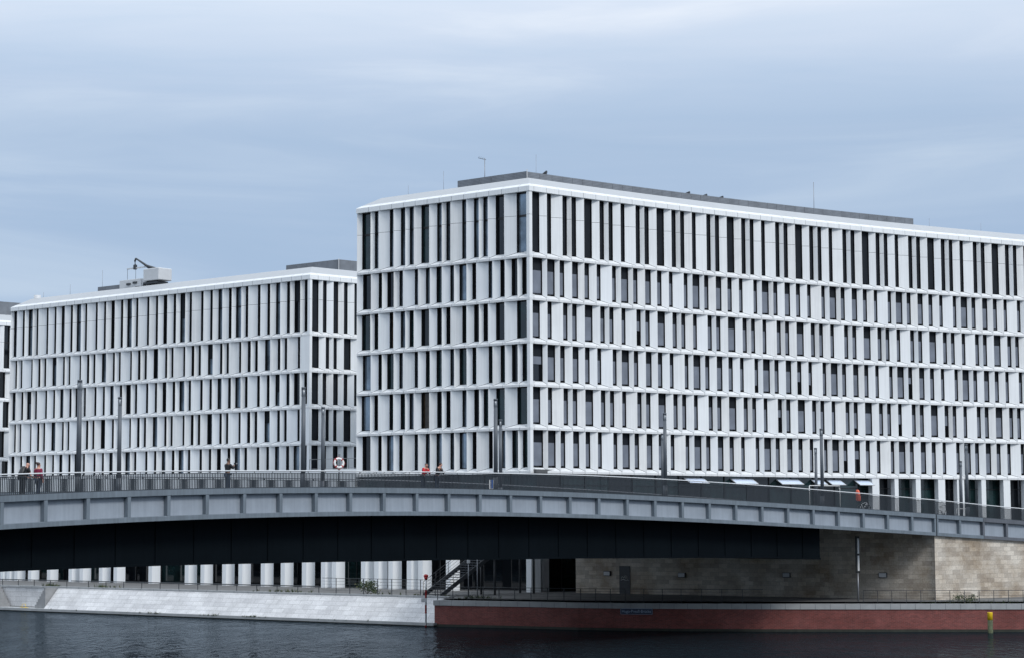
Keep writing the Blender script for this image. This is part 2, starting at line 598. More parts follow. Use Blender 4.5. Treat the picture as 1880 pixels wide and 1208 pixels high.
# unseen banks; dark trees added to block low sky and reflect in windows
mb = MB()
mb.face([(-900, -25, 2.2), (900, -25, 2.2), (900, -900, 2.2), (-900, -900, 2.2)], GROUND)
structure(mb.build('near_bank'))
mb = MB()
rb = random.Random(4)
TREEM = mat('added_belt_foliage', (0.030, 0.042, 0.024), 0.9, var=0.5, vscale=0.15)
path_b = [(-190, 520), (-175, 300), (-165, 120), (-150, -20), (-90, -48), (0, -52), (100, -46), (210, -20), (260, 60), (300, 150)]
pts_b = []
for (x0, y0), (x1, y1) in zip(path_b, path_b[1:]):
    L_ = math.hypot(x1 - x0, y1 - y0)
    for i in range(int(L_ / 5)):
        f_ = i * 5 / L_
        pts_b.append((x0 + (x1 - x0) * f_, y0 + (y1 - y0) * f_))
rings = []
for i, (x, y) in enumerate(pts_b):
    a = pts_b[max(0, i - 1)]
    b = pts_b[min(len(pts_b) - 1, i + 1)]
    dx, dy = b[0] - a[0], b[1] - a[1]
    l_ = math.hypot(dx, dy)
    nx, ny = -dy / l_, dx / l_
    hk = 1.7 if y < 30 and abs(x) < 160 else 1.0  # belt made taller behind the camera to cut light under the bridge
    h = hk * 9.5 + 3.5 * math.sin(i * .37) + 2 * math.sin(i * 1.13 + 1) + rb.uniform(-2, 2)
    r_ = [(x + nx * (w_ + rb.uniform(-1, 1)), y + ny * (w_ + rb.uniform(-1, 1)), z * h + rb.uniform(-.8, .8) * (z > 0)) for w_, z in ((6, 0), (8, .3), (7, .65), (4, .92), (0, 1.0), (-4, .93), (-7, .6), (-8, .3), (-6, 0))]
    rings.append(r_)
mb.sweep(rings, TREEM, smooth=True)
mb.build('added_tree_belt')['kind'] = 'stuff'

# ------------------------------------------------------------------ facades
D = 0.30                                    # how far the glass plane sits behind the front edges
Z0 = 11.274
FL = 3.4
PAT_A = [(0, 1.12), (1.70, .76), (2.70, .74), (4.05, .72), (5.73, .75), (6.72, .77)]
PAT_B = [(0, 1.08), (1.35, .77), (2.70, .92), (4.05, .78), (5.40, .70), (7.10, .70)]


def pattern(pat, start, period, lo, hi, first=(), wscale=1.0):
    outl = list(first)
    n = -3
    while True:
        b = start + n * period
        if b > hi:
            break
        for e, w in pat:
            s = b + e * period / 8.1
            if lo <= s and s + w * wscale < hi:
                outl.append((s, s + w * wscale))
        n += 1
    return sorted(outl)


def sweep_s(F, prof, s0, s1, m, mb, step=1.35):
    n = max(1, int(math.ceil(abs(s1 - s0) / step)))
    rings = [[F(s0 + (s1 - s0) * i / n, o, z) for o, z in prof] for i in range(n + 1)]
    mb.sweep(rings, m)


WINS = []


def facade(F, root, rows, s_end, style, wall, sub=True):
    """rows: list of (zb, ztop, openings, style); wall: MB collecting the folded piers"""
    for ri, (zb, zt, ops, sty) in enumerate(rows):
        zs = zb + 0.45                        # window bottom
        g = 0.03
        splits = [(None, zt)] if ri else [(zt - 1.87, zt)]
        # corner pier
        e0 = ops[0][0]
        for a, b in (((zb + 0.185, zt),) if ri else ((zb + 0.185, zt - 1.875), (zt - 1.85, zt))):
            wall.face([F(0.0, 0, a), F(e0, 0, a), F(e0, 0, b), F(0.0, 0, b)], WHITE)
        for i, (e, w) in enumerate(ops):
            ne = ops[i + 1][0] if i + 1 < len(ops) else s_end
            n = 3
            # return face behind this pier's front edge
            wall.face([F(e, 0, zb + 0.185), F(e, -D, zs), F(e, -D, zt), F(e, 0, zt)], WHITE)
            wm = random.choice(WHITES)
            # the splayed pier: glass plane at w, front plane at ne
            zb0, zb1 = zs + g, zb + 0.185 + g
            if ri == 0:
                zj = zt - 1.86
                wall.face([F(w, -D, zb0), F(ne, 0, zb1), F(ne, 0, zj - .014), F(w, -D, zj - .014)], wm)
                wall.face([F(w, -D, zj + .014), F(ne, 0, zj + .014), F(ne, 0, zt), F(w, -D, zt)], wm)
                wall.face([F(w, -D - .01, zj - .02), F(ne, -.02, zj - .02), F(ne, -.02, zj + .02), F(w, -D - .01, zj + .02)], JOINT)
            else:
                wall.face([F(w, -D, zb0), F(ne, 0, zb1), F(ne, 0, zt), F(w, -D, zt)], wm)
            wall.face([F(w, -D - .012, zs - .01), F(ne, -.012, zb + .175), F(ne, -.012, zb + .215), F(w, -D - .012, zs + .03)], JOINT)
            WINS.append((root, F, e, w, zs, zt, sty, ri))


def band(F, root, zb, s_end, joints, name='sill_band', deep=None):
    mb = MB()
    prof = [(0.012, zb), (0.012, zb + 0.175), (0.0, zb + 0.19), (-D - .02, zb + 0.45), (-D - .3, zb + 0.45), (-D - .3, zb)]
    sweep_s(F, prof, -0.02, s_end, SILL, mb)
    for s in joints:
        mb.face([F(s - .012, .016, zb + .002), F(s + .012, .016, zb + .002), F(s + .012, .016, zb + .175), F(s - .012, .016, zb + .175)], JOINT)
        mb.face([F(s - .012, .004, zb + .19), F(s + .012, .004, zb + .19), F(s + .012, -.06, zb + .245), F(s - .012, -.06, zb + .245)], JOINT)
    return mb.build(name, root)


def cornice(F, root, zc, s_end, joints, C=None):
    mb = MB()
    prof = [(0.06, zc), (0.06, zc + 0.40), (0.02, zc + 0.44), (-0.30, zc + 0.64), (-0.34, zc + 0.66), (-1.5, zc + 1.36), (-2.2, zc + 1.5), (-2.2, zc)]
    ms = [WHITE, SILL, SILL, ROOFW, ROOFW, ROOFW, ROOFW, WHITE]
    n = max(1, int(math.ceil(s_end / 1.35)))
    rings = []
    for i in range(n + 1):
        s = s_end * i / n
        if i == 0 and C is not None:
            rings.append([(*corner_in(C, -o), z) for o, z in prof])
        elif i == n:
            rings.append([F(s + min(o, .06) * (1.0 if z > zc + .6 else 0), o, z) for o, z in prof])
        elif s > 2.4 and s < s_end - 2.4 or C is None:
            rings.append([F(s, o, z) for o, z in prof])
    for k in range(8):
        q = (k + 1) % 8
        for r0, r1 in zip(rings, rings[1:]):
            mb.face([r0[k], r1[k], r1[q], r0[q]], ms[k])
    for s in joints:
        mb.face([F(s - .013, .064, zc), F(s + .013, .064, zc), F(s + .013, .064, zc + .40), F(s - .013, .064, zc + .40)], JOINT)
        mb.face([F(s - .01, .022, zc + .446), F(s + .01, .022, zc + .446), F(s + .01, -.29, zc + .64), F(s - .01, -.29, zc + .64)], COPE)
    return mb.build('cornice', root)


def corner_in(C, t_):
    M = np.array([NR, NL])
    return C + np.linalg.solve(M, [-t_, -t_])


def make_windows(root, limit=100):
    mine = [w for w in WINS if w[0] is root]

    def size(w):
        _, F, e, ww, zs, zt, sty, ri = w
        x, y, z = F(e, 0, zs)
        return (ww - e - .24) * (zt - zs) / (x * x + y * y)
    mine.sort(key=size, reverse=True)
    rest = MB()
    for i, w in enumerate(mine):
        _, F, e, ww, zs, zt, sty, ri = w
        fr, pa, bl = (MB(), MB(), MB()) if i < limit else (rest, rest, rest)
        o1, o2 = -D - .002, -D - 0.24
        ew, wr = e, ww
        # reveals
        fr.face([F(wr, o1, zs), F(wr, o2, zs), F(wr, o2, zt), F(wr, o1, zt)], BLACK)
        fr.face([F(ew, o1, zs), F(ew, o2, zs), F(ew, o2, zt), F(ew, o1, zt)], BLACK)
        fr.face([F(ew, o1, zt - .003), F(wr, o1, zt - .003), F(wr, o2, zt - .003), F(ew, o2, zt - .003)], BLACK)
        fr.face([F(ew, o1, zs + .004), F(wr, o1, zs + .004), F(wr, o2, zs + .004), F(ew, o2, zs + .004)], BLACK)
        of = o2 + .03
        t_ = .045
        for a, b, c, d in ((ew, ew + t_, zs, zt), (wr - t_, wr, zs, zt), (ew, wr, zs, zs + .07), (ew, wr, zt - .07, zt)):
            fr.face([F(a, of, c), F(b, of, c), F(b, of, d), F(a, of, d)], BLACK)
        if ri == 0 and sty != 'dark':
            zj = zt - 1.86
            fr.face([F(ew, of + .002, zj - .09), F(wr, of + .002, zj - .09), F(wr, of + .002, zj + .09), F(ew, of + .002, zj + .09)], BLACK)
        g = GLASS_A
        r = random.random()
        if sty == 'glass':
            g = GLASS_B if r < .62 else GLASS_C if r < .74 else GLASS_A
        elif sty == 'glass_low':
            g = GLASS_C if r < .40 else GLASS_D if r < .46 else GLASS_B if r < .70 else GLASS_A
        elif sty == 'glass_mix':
            g = GLASS_B if r < (.80 if (ww - e) > .8 else .38) else GLASS_A
        jj = random.uniform(-.004, .004)
        pa.face([F(ew, o2 + jj, zs), F(wr, o2 - jj, zs), F(wr, o2 - jj * .3, zt), F(ew, o2 + jj * 1.2, zt)], g)
        ob = o2 + .10
        h = zt - zs
        has = False
        if sty == 'blind':
            has = True
            lo = zs + .17
            if random.random() < .07:
                lo = zs + h * random.uniform(.2, .5)
            bl.face([F(ew + .03, ob, lo), F(wr - .03, ob, lo), F(wr - .03, ob, zs + .67 * h), F(ew + .03, ob, zs + .67 * h)], BLIND_L)
            bl.face([F(ew + .03, ob, zs + .67 * h), F(wr - .03, ob, zs + .67 * h), F(wr - .03, ob, zt - .01), F(ew + .03, ob, zt - .01)], BLIND_D)
        elif sty == 'dark':
            has = True
            bl.face([F(ew + .03, ob, zs + .1), F(wr - .03, ob, zs + .1), F(wr - .03, ob, zt - .01), F(ew + .03, ob, zt - .01)], BLIND_D)
        elif sty == 'glass_mix' and random.random() < .28:
            has = True
            q = zs + h * random.uniform(.2, .75)
            bl.face([F(ew + .03, ob, q), F(wr - .03, ob, q), F(wr - .03, ob, zt - .01), F(ew + .03, ob, zt - .01)], BLIND_D)
        if i < limit:
            fo = fr.build('window', root)
            pa.build('pane', fo)
            if has:
                bl.build('blind', fo)
    if rest.v:
        rest.build('window', root)['kind'] = 'stuff'


# ---- main block -----------------------------------------------------------
ZC = 33.544
S_END = 74.0
main = thing('office_building', Rp(0, 0, ZP), 'tallest white office block, six storeys of folded piers, filling the right half', 'office building')
wall = MB()
rowsR, rowsL = [], []
for i in range(6):
    zb = Z0 + FL * (5 - i)
    zt = ZC if i == 0 else zb + FL
    if i % 2 == 0:
        opsR = pattern(PAT_A, 5.95, 8.1, 1.8, S_END - .5, [(0.31, 1.35)])
        opsL = pattern([(0, 1.12), (1.72, .72), (2.68, .77), (4.03, .69), (5.76, .69), (6.70, .77)], 2.58, 8.0, 2.5, 17.05, [(0.30, 1.53), (17.18, 18.42)])
    else:
        opsR = pattern(PAT_B, 1.89, 8.1, 1.8, S_END - .5, [(0.32, 1.63)])
        opsL = pattern([(0, 1.0), (1.35, .66), (2.70, .83), (4.02, .70), (5.33, .64), (7.05, .66)], 6.55, 7.97, 1.2, 16.6, [(0.28, .99), (17.12, 18.31)])
    rowsR.append((zb, zt, opsR, 'dark' if i == 0 else 'blind'))
    rowsL.append((zb, zt, opsL, 'glass' if i < 2 else 'glass_low'))
SL = 18.75
facade(Rp, main, rowsR, S_END, 'R', wall)
facade(Lp, main, rowsL, SL, 'L', wall)
# closing walls and inner core, out of sight behind the facades
BACK = 24
for a, b in ((Lp(SL, 0, 0), Lp(SL, -1.2, 0)), ):
    pass
pl = [Lp(SL, 0, 0), Lp(SL, -BACK, 0), Rp(S_END, -BACK, 0), Rp(S_END, 0, 0)]
for a, b in zip(pl, pl[1:]):
    wall.face([(a[0], a[1], Z0), (b[0], b[1], Z0), (b[0], b[1], ZC + .4), (a[0], a[1], ZC + .4)], WHITE)
wall.build('wall', main)
mb = MB()
pts = [Lp(SL - 1.5, -2.0, ZC + 1.3), Lp(2.1, -2.0, ZC + 1.3)] + [Rp(s, -2.0, ZC + 1.3) for s in np.linspace(2.1, S_END - 1.5, 20)] + [Rp(S_END - 1.5, -BACK + .5, ZC + 1.3), Lp(SL - 1.5, -BACK + .5, ZC + 1.3)]
mb.face(pts, ROOFDK)
mb.build('roof', main)
jR = [0.45 + 1.35 * k for k in range(int(S_END / 1.35))]
jL = [1.07] + [2.8 + 1.325 * k for k in range(12)]
for k in range(6):
    band(Rp, main, Z0 + FL * k, S_END, jR)
    band(Lp, main, Z0 + FL * k, SL, jL)
cornice(Rp, main, ZC, S_END, jR, C1)
cornice(Lp, main, ZC, SL + .05, jL, C1)
make_windows(main)


def screen(root, path, z0, z1, mats=(LOUVRE,), pw=1.35, name='plant_screen'):
    """grey louvred screen round the roof plant: panels between slim posts, real thickness"""
    mb = MB()
    for a, b in zip(path, path[1:]):
        a, b = np.array(a[:2]), np.array(b[:2])
        L = np.linalg.norm(b - a)
        n = max(1, round(L / pw))
        d = (b - a) / L
        nn = np.array([-d[1], d[0]])
        for i in range(n):
            q0 = a + d * (L * i / n + .03)
            q1 = a + d * (L * (i + 1) / n - .03)
            c = (q0 + q1) / 2 + nn * random.uniform(-.01, .01)
            mb.box((c[0], c[1], (z0 + z1) / 2), (np.linalg.norm(q1 - q0), .08, z1 - z0), LOUVRE, tuple(d))
            mb.box((q0[0] - d[0] * .03, q0[1] - d[1] * .03, (z0 + z1) / 2 - .02), (.05, .05, z1 - z0), GREYM, tuple(d))
    return mb.build(name, root)


cm = corner_in(C1, 4.0)
pathR = [tuple(cm)] + [Rp(s, -4.0, 0)[:2] for s in np.linspace(6, 48.5, 20)]
pathL = [tuple(cm), Lp(10.93, -4.0, 0)[:2]]
screen(main, pathR, ZC + .8, EYE + 28.66)
screen(main, pathL, ZC + .8, EYE + 28.70)
mb = MB()
mb.box((cm[0], cm[1] - .06, EYE + 28.0), (.07, .07, 1.7), PALEM)
mb.build('screen_post', main)


def rod(root, p0, h, r=0.018, name='antenna', yagi=False):
    mb = MB()
    mb.tube([p0, (p0[0], p0[1], p0[2] + h)], r, GREYM, 6)
    if yagi:
        z = p0[2] + h - .15
        mb.tube([(p0[0] - .55, p0[1] + .1, z + .18), (p0[0] + .1, p0[1], z)], .022, DARKM, 6)
        for k in range(4):
            mb.tube([(p0[0] - .5 + .16 * k, p0[1] - .02, z - .02 + .17 - .05 * k), (p0[0] - .46 + .16 * k, p0[1] + .12, z + .33 - .05 * k)], .012, DARKM, 5)
    return mb.build(name, root)


rod(main, Lp(8.78, -5.0, ZC + 1.3), 3.0, .03, yagi=True)
rod(main, Rp(37.2, -5, ZC + 1.3), 3.75, .025)
rod(main, Rp(5.2, -5, ZC + 1.3), 2.9, .012)
rod(main, Lp(11.8, -3.2, ZC + 1.3), 2.0, .012)
rod(main, Lp(15.8, -3.2, ZC + 1.3), 1.2, .012)
for s in (50.5, 57.0):
    rod(main, Rp(s, -4, ZC + 1.3), 1.3, .012)
mb = MB()
for s, w_, h_ in ((20.9, .9, .28), (22.9, .9, .24), (24.8, .9, .24), (5.0, .7, .4)):
    a = np.array(Rp(s, -4.3, 0)[:2]); b = np.array(Rp(s + w_, -4.3, 0)[:2])
    zt = EYE + 28.66
    mb.sweep([[(a[0], a[1], zt - .1), (b[0], b[1], zt + h_), (b[0], b[1], zt + h_ - .10), (b[0] - .12, b[1], zt - .1)],
              [(a[0] + .1, a[1] + .35, zt - .1), (b[0] + .1, b[1] + .35, zt + h_), (b[0] + .1, b[1] + .35, zt + h_ - .10), (b[0] - .02, b[1] + .35, zt - .1)]], DARKM)
mb.build('roof_vent', main)
mb = MB()
a = Rp(33.5, -7.5, EYE + 28.6)
mb.box(a, (7, 3, .8), PALEM, tuple(DR), .1)
mb.build('roof_plant', main)

# ground floor of the main block on the street side: columns and dark glazing
mb = MB()
n = 28
ss = np.linspace(1.0, S_END, n + 1)
for i in range(n):
    a, b = ss[i], ss[i + 1]
    og = -.45 if a < 37.5 else -1.0
    mb.face([Rp(a + .04, og, ZP), Rp(b - .04, og, ZP), Rp(b - .04, og, Z0), Rp(a + .04, og, Z0)], GLASS_C if i % 3 else GLASS_A)
gl = mb.build('shop_glazing', main)
mb = MB()
for i in range(n + 1):
    p0 = Rp(ss[i], -.41 if ss[i] < 37.5 else -.96, 0)
    mb.box((p0[0], p0[1], (ZP + Z0) / 2), (.08, .08, Z0 - ZP), BLACK, tuple(DR))
for i in range(n):
    og = -.41 if ss[i] < 37.5 else -.96
    a, b = Rp(ss[i] + .05, og, 0), Rp(ss[i + 1] - .05, og, 0)
    c = ((a[0] + b[0]) / 2, (a[1] + b[1]) / 2, Z0 - .9)
    mb.box(c, (math.hypot(b[0] - a[0], b[1] - a[1]), .06, .06), BLACK, (b[0] - a[0], b[1] - a[1]))
mb.build('glazing_frame', main)
mb = MB()
mb.sweep([[Rp(s, -.33, Z0 - .004), Rp(s, -1.6, Z0 - .004), Rp(s, -1.6, Z0 + .3), Rp(s, -.33, Z0 + .3)] for s in np.linspace(0, S_END, 30)], CONCD)
mb.sweep([[Lp(s, -.33, Z0 - .006), Lp(s, -4.0, Z0 - .006), Lp(s, -4.0, Z0 + .3), Lp(s, -.33, Z0 + .3)] for s in (-.3, SL)], CONCD)
mb.build('arcade_ceiling', main)


def arcade_column(root, s):
    """flat front and a splayed right flank, like the piers above"""
    mb = MB()
    pr = [(s - .02, -.02), (s - .52, -.02), (s - .98, -.62), (s - .02, -.62)]
    mb.sweep([[Lp(a, o, z) for a, o in pr] for z in (ZP, 8.3)], WHITE)
    return mb.build('column', root)


def column(F, root, s0, s1, z0, z1, dep=1.0, o0=-.03, splay=0.0, m=WHITE):
    mb = MB()
    pr = [(s0, o0), (s1, o0), (s1, o0 - dep), (s0 + splay, o0 - dep)]
    b = .02
    mb.sweep([[F(s, o, z) for s, o in pr] for z in (z0, z1)], m)
    return mb.build('column', root)


for a, b in [(39.09, 39.93), (41.82, 42.29), (44.43, 45.01), (47.19, 48.04), (49.53, 49.75), (50.05, 50.42), (52.57, 53.13), (55.34, 56.19), (58.0, 58.5), (60.6, 61.2), (63.4, 64.2), (66.2, 66.7), (69, 69.6)]:
    column(Rp, main, a, b, ZP, Z0 - .004, .5)
column(Rp, main, 1.35, 1.95, ZP, 8.3, .9)
for s in (.5, 8.81, 11.82, 13.06, 15.12, 16.71, 18.2):
    arcade_column(main, s)
mb = MB()
mb.face([Lp(-.2, -3.9, ZP), Lp(SL, -3.9, ZP), Lp(SL, -3.9, Z0), Lp(-.2, -3.9, Z0)], GLASS_A)
k = -.3
while k < SL - .1:
    e = min(k + 2.7, SL)
    mb.face([Lp(k + .04, -.5, 8.6), Lp(e - .04, -.5, 8.6), Lp(e - .04, -.5, Z0), Lp(k + .04, -.5, Z0)], GLASS_C if random.random() < .5 else GLASS_A)
    mb.box((*Lp(k, -.47, 0)[:2], (8.6 + Z0) / 2), (.07, .07, Z0 - 8.6), BLACK, tuple(DL))
    k = e
mb.build('arcade_glazing', main)
mb = MB()
mb.sweep([[Lp(s, -.02, 8.3), Lp(s, -4, 8.3), Lp(s, -4, 8.6), Lp(s, -.02, 8.6)] for s in (-.3, SL)], CONCD)
mb.build('mezzanine_floor', main)
# opened top hung windows of the ground floor
for a, b in ((17.19, 19.43), (22.56, 25.1), (27.91, 30.49), (32.05, 33.35), (33.87, 35.51), (37.22, 39.0)):
    fr = MB()
    zt, zl, oo, oi = EYE + 3.80, EYE + 3.36, .42, -.38
    th = .05
    for (u0, u1, v0, v1) in ((a, a + .07, 0, 1), (b - .07, b, 0, 1), (a + .07, b - .07, 0, .1), (a + .07, b - .07, .9, 1)):
        q = lambda s, v, k: Rp(s, oi + (oo - oi) * v - k * .03, zt + (zl - zt) * v - k * .05)
        fr.sweep([[q(u0, v0, 0), q(u1, v0, 0), q(u1, v1, 0), q(u0, v1, 0)], [q(u0, v0, 1), q(u1, v0, 1), q(u1, v1, 1), q(u0, v1, 1)]], PALEM)
    fo = fr.build('tilted_window', main)
    pn = MB()
    q = lambda s, v, k: Rp(s, oi + (oo - oi) * v - .012 - k * .01, zt + (zl - zt) * v - .02 - k * .015)
    pn.sweep([[q(a + .05, .08, 0), q(b - .05, .08, 0), q(b - .05, .92, 0), q(a + .05, .92, 0)], [q(a + .05, .08, 1), q(b - .05, .08, 1), q(b - .05, .92, 1), q(a + .05, .92, 1)]], TILTG)
    pn.build('pane', fo)

# ---- left block -----------------------------------------------------------
ZC2 = 30.144
S2 = 45.0
S2R = 13.2
left = thing('office_building', L2p(0, 0, ZP), 'five storey white office block with the crane on its roof', 'office building')
wall = MB()
rows, rows2 = [], []
for i in range(5):
    zb = Z0 + FL * (4 - i)
    zt = ZC2 if i == 0 else zb + FL
    if i % 2 == 0:
        ops = pattern([(0, 1.05), (1.36, .71), (2.70, .87), (4.08, .67), (5.42, .67), (7.12, .66)], 9.27, 8.0, .2, S2 - .05)
        ops2 = [(0.27, 1.22), (1.52, 2.17), (2.76, 3.53), (3.99, 4.65), (5.23, 5.95), (6.9, 7.6), (8.3, 9.3), (9.8, 10.5), (11.2, 12)]
    else:
        ops = pattern([(0, 1.0), (1.71, .66), (2.69, .72), (4.03, .60), (5.78, .62), (6.70, .66)], 5.25, 7.98, .2, S2 - .05)
        ops2 = [(0.29, 1.28), (1.87, 2.48), (2.78, 3.39), (4.0, 5.03), (5.8, 6.5), (6.9, 7.6), (8.3, 9.3), (9.8, 10.5), (11.2, 12)]
    rows.append((zb, zt, ops, 'glass_mix'))
    rows2.append((zb, zt, ops2, 'dark'))
facade(L2p, left, rows, S2, 'L', wall)
facade(R2p, left, rows2, S2R, 'R', wall)
pl = [L2p(S2, 0, 0), (L2p(S2, 0, 0)[0] + DR[0] * S2R, L2p(S2, 0, 0)[1] + DR[1] * S2R, 0), R2p(S2R, 0, 0)]
for a, b in zip(pl, pl[1:]):
    wall.face([(a[0], a[1], Z0), (b[0], b[1], Z0), (b[0], b[1], ZC2 + .4), (a[0], a[1], ZC2 + .4)], WHITE)
wall.build('wall', left)
mb = MB()
q0 = np.array(L2p(S2 - 1.5, -2, 0)[:2])
mb.face([(*q0, ZC2 + 1.3), (*corner_in(C2, 2.0), ZC2 + 1.3), (*(corner_in(C2, 2.0) + DR * (S2R - 3)), ZC2 + 1.3), (*(q0 + DR * (S2R - 3)), ZC2 + 1.3)], ROOFDK)
mb.build('roof', left)
jL2 = [1.05 + 1.33 * k for k in range(int(S2 / 1.33))]
jR2 = [.9 + 1.3 * k for k in range(9)]
for k in range(5):
    band(L2p, left, Z0 + FL * k, S2, jL2)
    band(R2p, left, Z0 + FL * k, S2R, jR2)
cornice(L2p, left, ZC2, S2, jL2, C2)
cornice(R2p, left, ZC2, S2R, jR2, C2)
make_windows(left)
sc_c = R2p(9.4, -8, 0)
sc_l = (sc_c[0] + DL[0] * 7.4, sc_c[1] + DL[1] * 7.4)
sc_r = (sc_c[0] + DR[0] * 8, sc_c[1] + DR[1] * 8)
screen(left, [sc_l, sc_c[:2]], ZC2 + .6, EYE + 26.25)
screen(left, [sc_c[:2], sc_r], ZC2 + .6, EYE + 26.25)
mb = MB()
mb.box((sc_c[0], sc_c[1] - .07, EYE + 25.4), (.07, .07, 1.9), PALEM)
mb.build('screen_post', left)
screen(left, [L2p(35.5, -4, 0)[:2], L2p(30.6, -4, 0)[:2]], ZC2 + .6, EYE + 25.08)
for s, h in ((39.5, 1.5), (34.2, 2.6), (44.0, 1.0)):
    rod(left, L2p(s, -3.5, ZC2 + 1.3), h, .016)
mb = MB()
mb.tube([L2p(43.0, -1.9, ZC2 + .6), L2p(43.0, -1.9, ZC2 + 1.75)], .38, PALEM, 14)
mb.build('roof_vent', left)
# facade access crane on the roof
cr = thing('roof_crane', L2p(26.5, -3, ZC2 + .9), 'pale facade maintenance crane with a folded dark jib on the roof of the left block', 'crane')
zz = EYE
mb = MB()
c = L2p(24.9, -3, zz + 25.45)
mb.box(c, (2.4, 1.8, 1.25), PALEM, tuple(DL), .06)
mb.build('cab', cr)
mb = MB()
c = L2p(25.2, -3, zz + 24.62)
mb.box(c, (2.2, 1.5, .22), DARKM, tuple(DL), .03)
for k in range(4):
    q = L2p(24.3 + .65 * k, -2.4, zz + 24.42)
    mb.torus(q, .13, .07, DARKM, (NL[0], NL[1], 0), 14, 6)
mb.build('bogie', cr)
mb = MB()
c = L2p(28.4, -3, zz + 24.55)
mb.box(c, (3.4, 1.3, 1.3), PALEM, tuple(DL), .04)
mb.box(L2p(26.3, -3, zz + 24.5), (.8, 1.1, 1.1), PALEM, tuple(DL), .04)
for u, v in ((27.6, .28), (28.6, .18), (27.2, -.25), (28.9, -.3)):
    q = L2p(u, -2.30, zz + 24.55 + v)
    mb.box(q, (.62, .16, .2), DARKM, tuple(DL), .03)
mb.build('work_cradle', cr)
mb = MB()
j0, j1, j2 = L2p(25.0, -3, zz + 26.05), L2p(26.6, -3, zz + 26.55), L2p(28.3, -3, zz + 27.45)
mb.tube([j0, j1], .16, DARKM, 8, .13)
mb.tube([j1, j2], .13, DARKM, 8, .09)
mb.tube([L2p(25.9, -3, zz + 26.1), L2p(26.9, -3, zz + 26.55)], .06, DARKM, 6)
mb.tube([j2, L2p(28.45, -3, zz + 27.2), L2p(28.4, -3, zz + 26.75)], .1, DARKM, 8)
mb.box(L2p(28.4, -3, zz + 26.55), (.34, .3, .5), DARKM, tuple(DL), .04)
mb.build('jib', cr)
mb = MB()
mb.box(L2p(28.0, -3, zz + 26.45), (3.3, .12, .12), PALEM, tuple(DL))
for u in (29.6, 28.3, 26.4):
    mb.tube([L2p(u, -3, zz + 25.1), L2p(u, -3, zz + 26.5)], .02, DARKM, 5)
mb.build('spreader', cr)

# ---- far left block (only its street corner shows) ------------------------
far3 = thing('office_building', R3p(0, 0, ZP), 'white office block with folded piers at the far left picture edge, only a sliver showing', 'office building')
wall = MB()
rows = []
S3a, S3 = -6.0, 5.6
for i in range(5):
    zb = Z0 + FL * (4 - i)
    zt = ZC2 if i == 0 else zb + FL
    sh = 0 if i % 2 == 0 else .5
    ops = [(-4.0 + sh * .5, -3.2 + sh * .5), (-2.5, -1.7), (-.62 - sh, .25 - sh), (1.02 - sh * .35, 1.75 - sh * .35), (2.6, 3.4), (4.0, 4.8)]
    rows.append((zb, zt, ops, 'plain'))


def R3o(s, o, z):
    return R3p(s, o, z)


facade(lambda s, o, z: R3o(s if s != 0.0 else S3a, o, z), far3, rows, S3, 'R', wall)
a, b = R3p(S3a, 0, 0), R3p(S3a, -18, 0)
for a, b in ((R3p(S3a, 0, 0), R3p(S3a, -18, 0)), (R3p(S3, 0, 0), R3p(S3, -18, 0))):
    wall.face([(a[0], a[1], Z0), (b[0], b[1], Z0), (b[0], b[1], ZC2 + .4), (a[0], a[1], ZC2 + .4)], WHITE)
wall.build('wall', far3)
F3 = lambda s, o, z: R3p(s + S3a, o, z)
j3 = [.2 + 1.35 * k for k in range(8)]
for k in range(5):
    band(F3, far3, Z0 + FL * k, S3 - S3a, j3)
cornice(F3, far3, ZC2, S3 - S3a, j3)
make_windows(far3)
a, b = R3p(-5, -4, 0), R3p(6, -4, 0)
screen(far3, [a[:2], b[:2]], ZC2 + .6, ZC2 + 3.2)
mb = MB()
mb.face([R3p(S3a, -2, ZC2 + 1.3), R3p(S3, -2, ZC2 + 1.3), R3p(S3, -18, ZC2 + 1.3), R3p(S3a, -18, ZC2 + 1.3)], ROOFDK)
mb.build('roof', far3)
column(R3p, far3, 1, 1.6, ZP, Z0, .6)

# ---- low arcade block in front of the left block ---------------------------
arcade = thing('arcade_building', Lp(40, 0, ZP), 'low white colonnade block along the promenade, its columns seen under the bridge at the left', 'arcade')
S4a, S4b = SL + .06, 84.0
mb = MB()
sweep_s(Lp, [(0, Z0 - .9), (0, Z0 + .72), (-.3, Z0 + .72), (-.3, Z0 + .3), (-4, Z0 + .3), (-4, Z0 - .9)], S4a, S4b, WHITE, mb, 20)
mb.build('roof_edge', arcade)
mb = MB()
mb.face([Lp(S4a, -.32, Z0 + .45), Lp(S4b, -.32, Z0 + .45), Lp(S4b, -10.2, Z0 + .45), Lp(S4a, -10.2, Z0 + .45)], CONC)
mb.build('roof_terrace', arcade)
mb = MB()
k = S4a
while k < S4b:
    e = min(k + 3.6, S4b)
    mb.face([Lp(k + .03, -4.0, ZP), Lp(e - .03, -4.0, ZP), Lp(e - .03, -4.0, Z0 - .9), Lp(k + .03, -4.0, Z0 - .9)], GLASS_A if random.random() < .6 else GLASS_C)
    mb.box((*Lp(k, -3.96, 0)[:2], (ZP + Z0) / 2), (.07, .07, Z0 - ZP), BLACK, tuple(DL))
    k = e
k = S4a
while k < S4b:
    e = min(k + 2.7, S4b)
    mb.face([Lp(k + .04, -.5, 8.6), Lp(e - .04, -.5, 8.6), Lp(e - .04, -.5, Z0 - .9), Lp(k + .04, -.5, Z0 - .9)], GLASS_D if random.random() < .4 else GLASS_C)
    mb.box((*Lp(k, -.47, 0)[:2], (8.6 + Z0 - .9) / 2), (.07, .07, Z0 - .9 - 8.6), BLACK, tuple(DL))
    k = e
mb.build('glazing', arcade)
mb = MB()
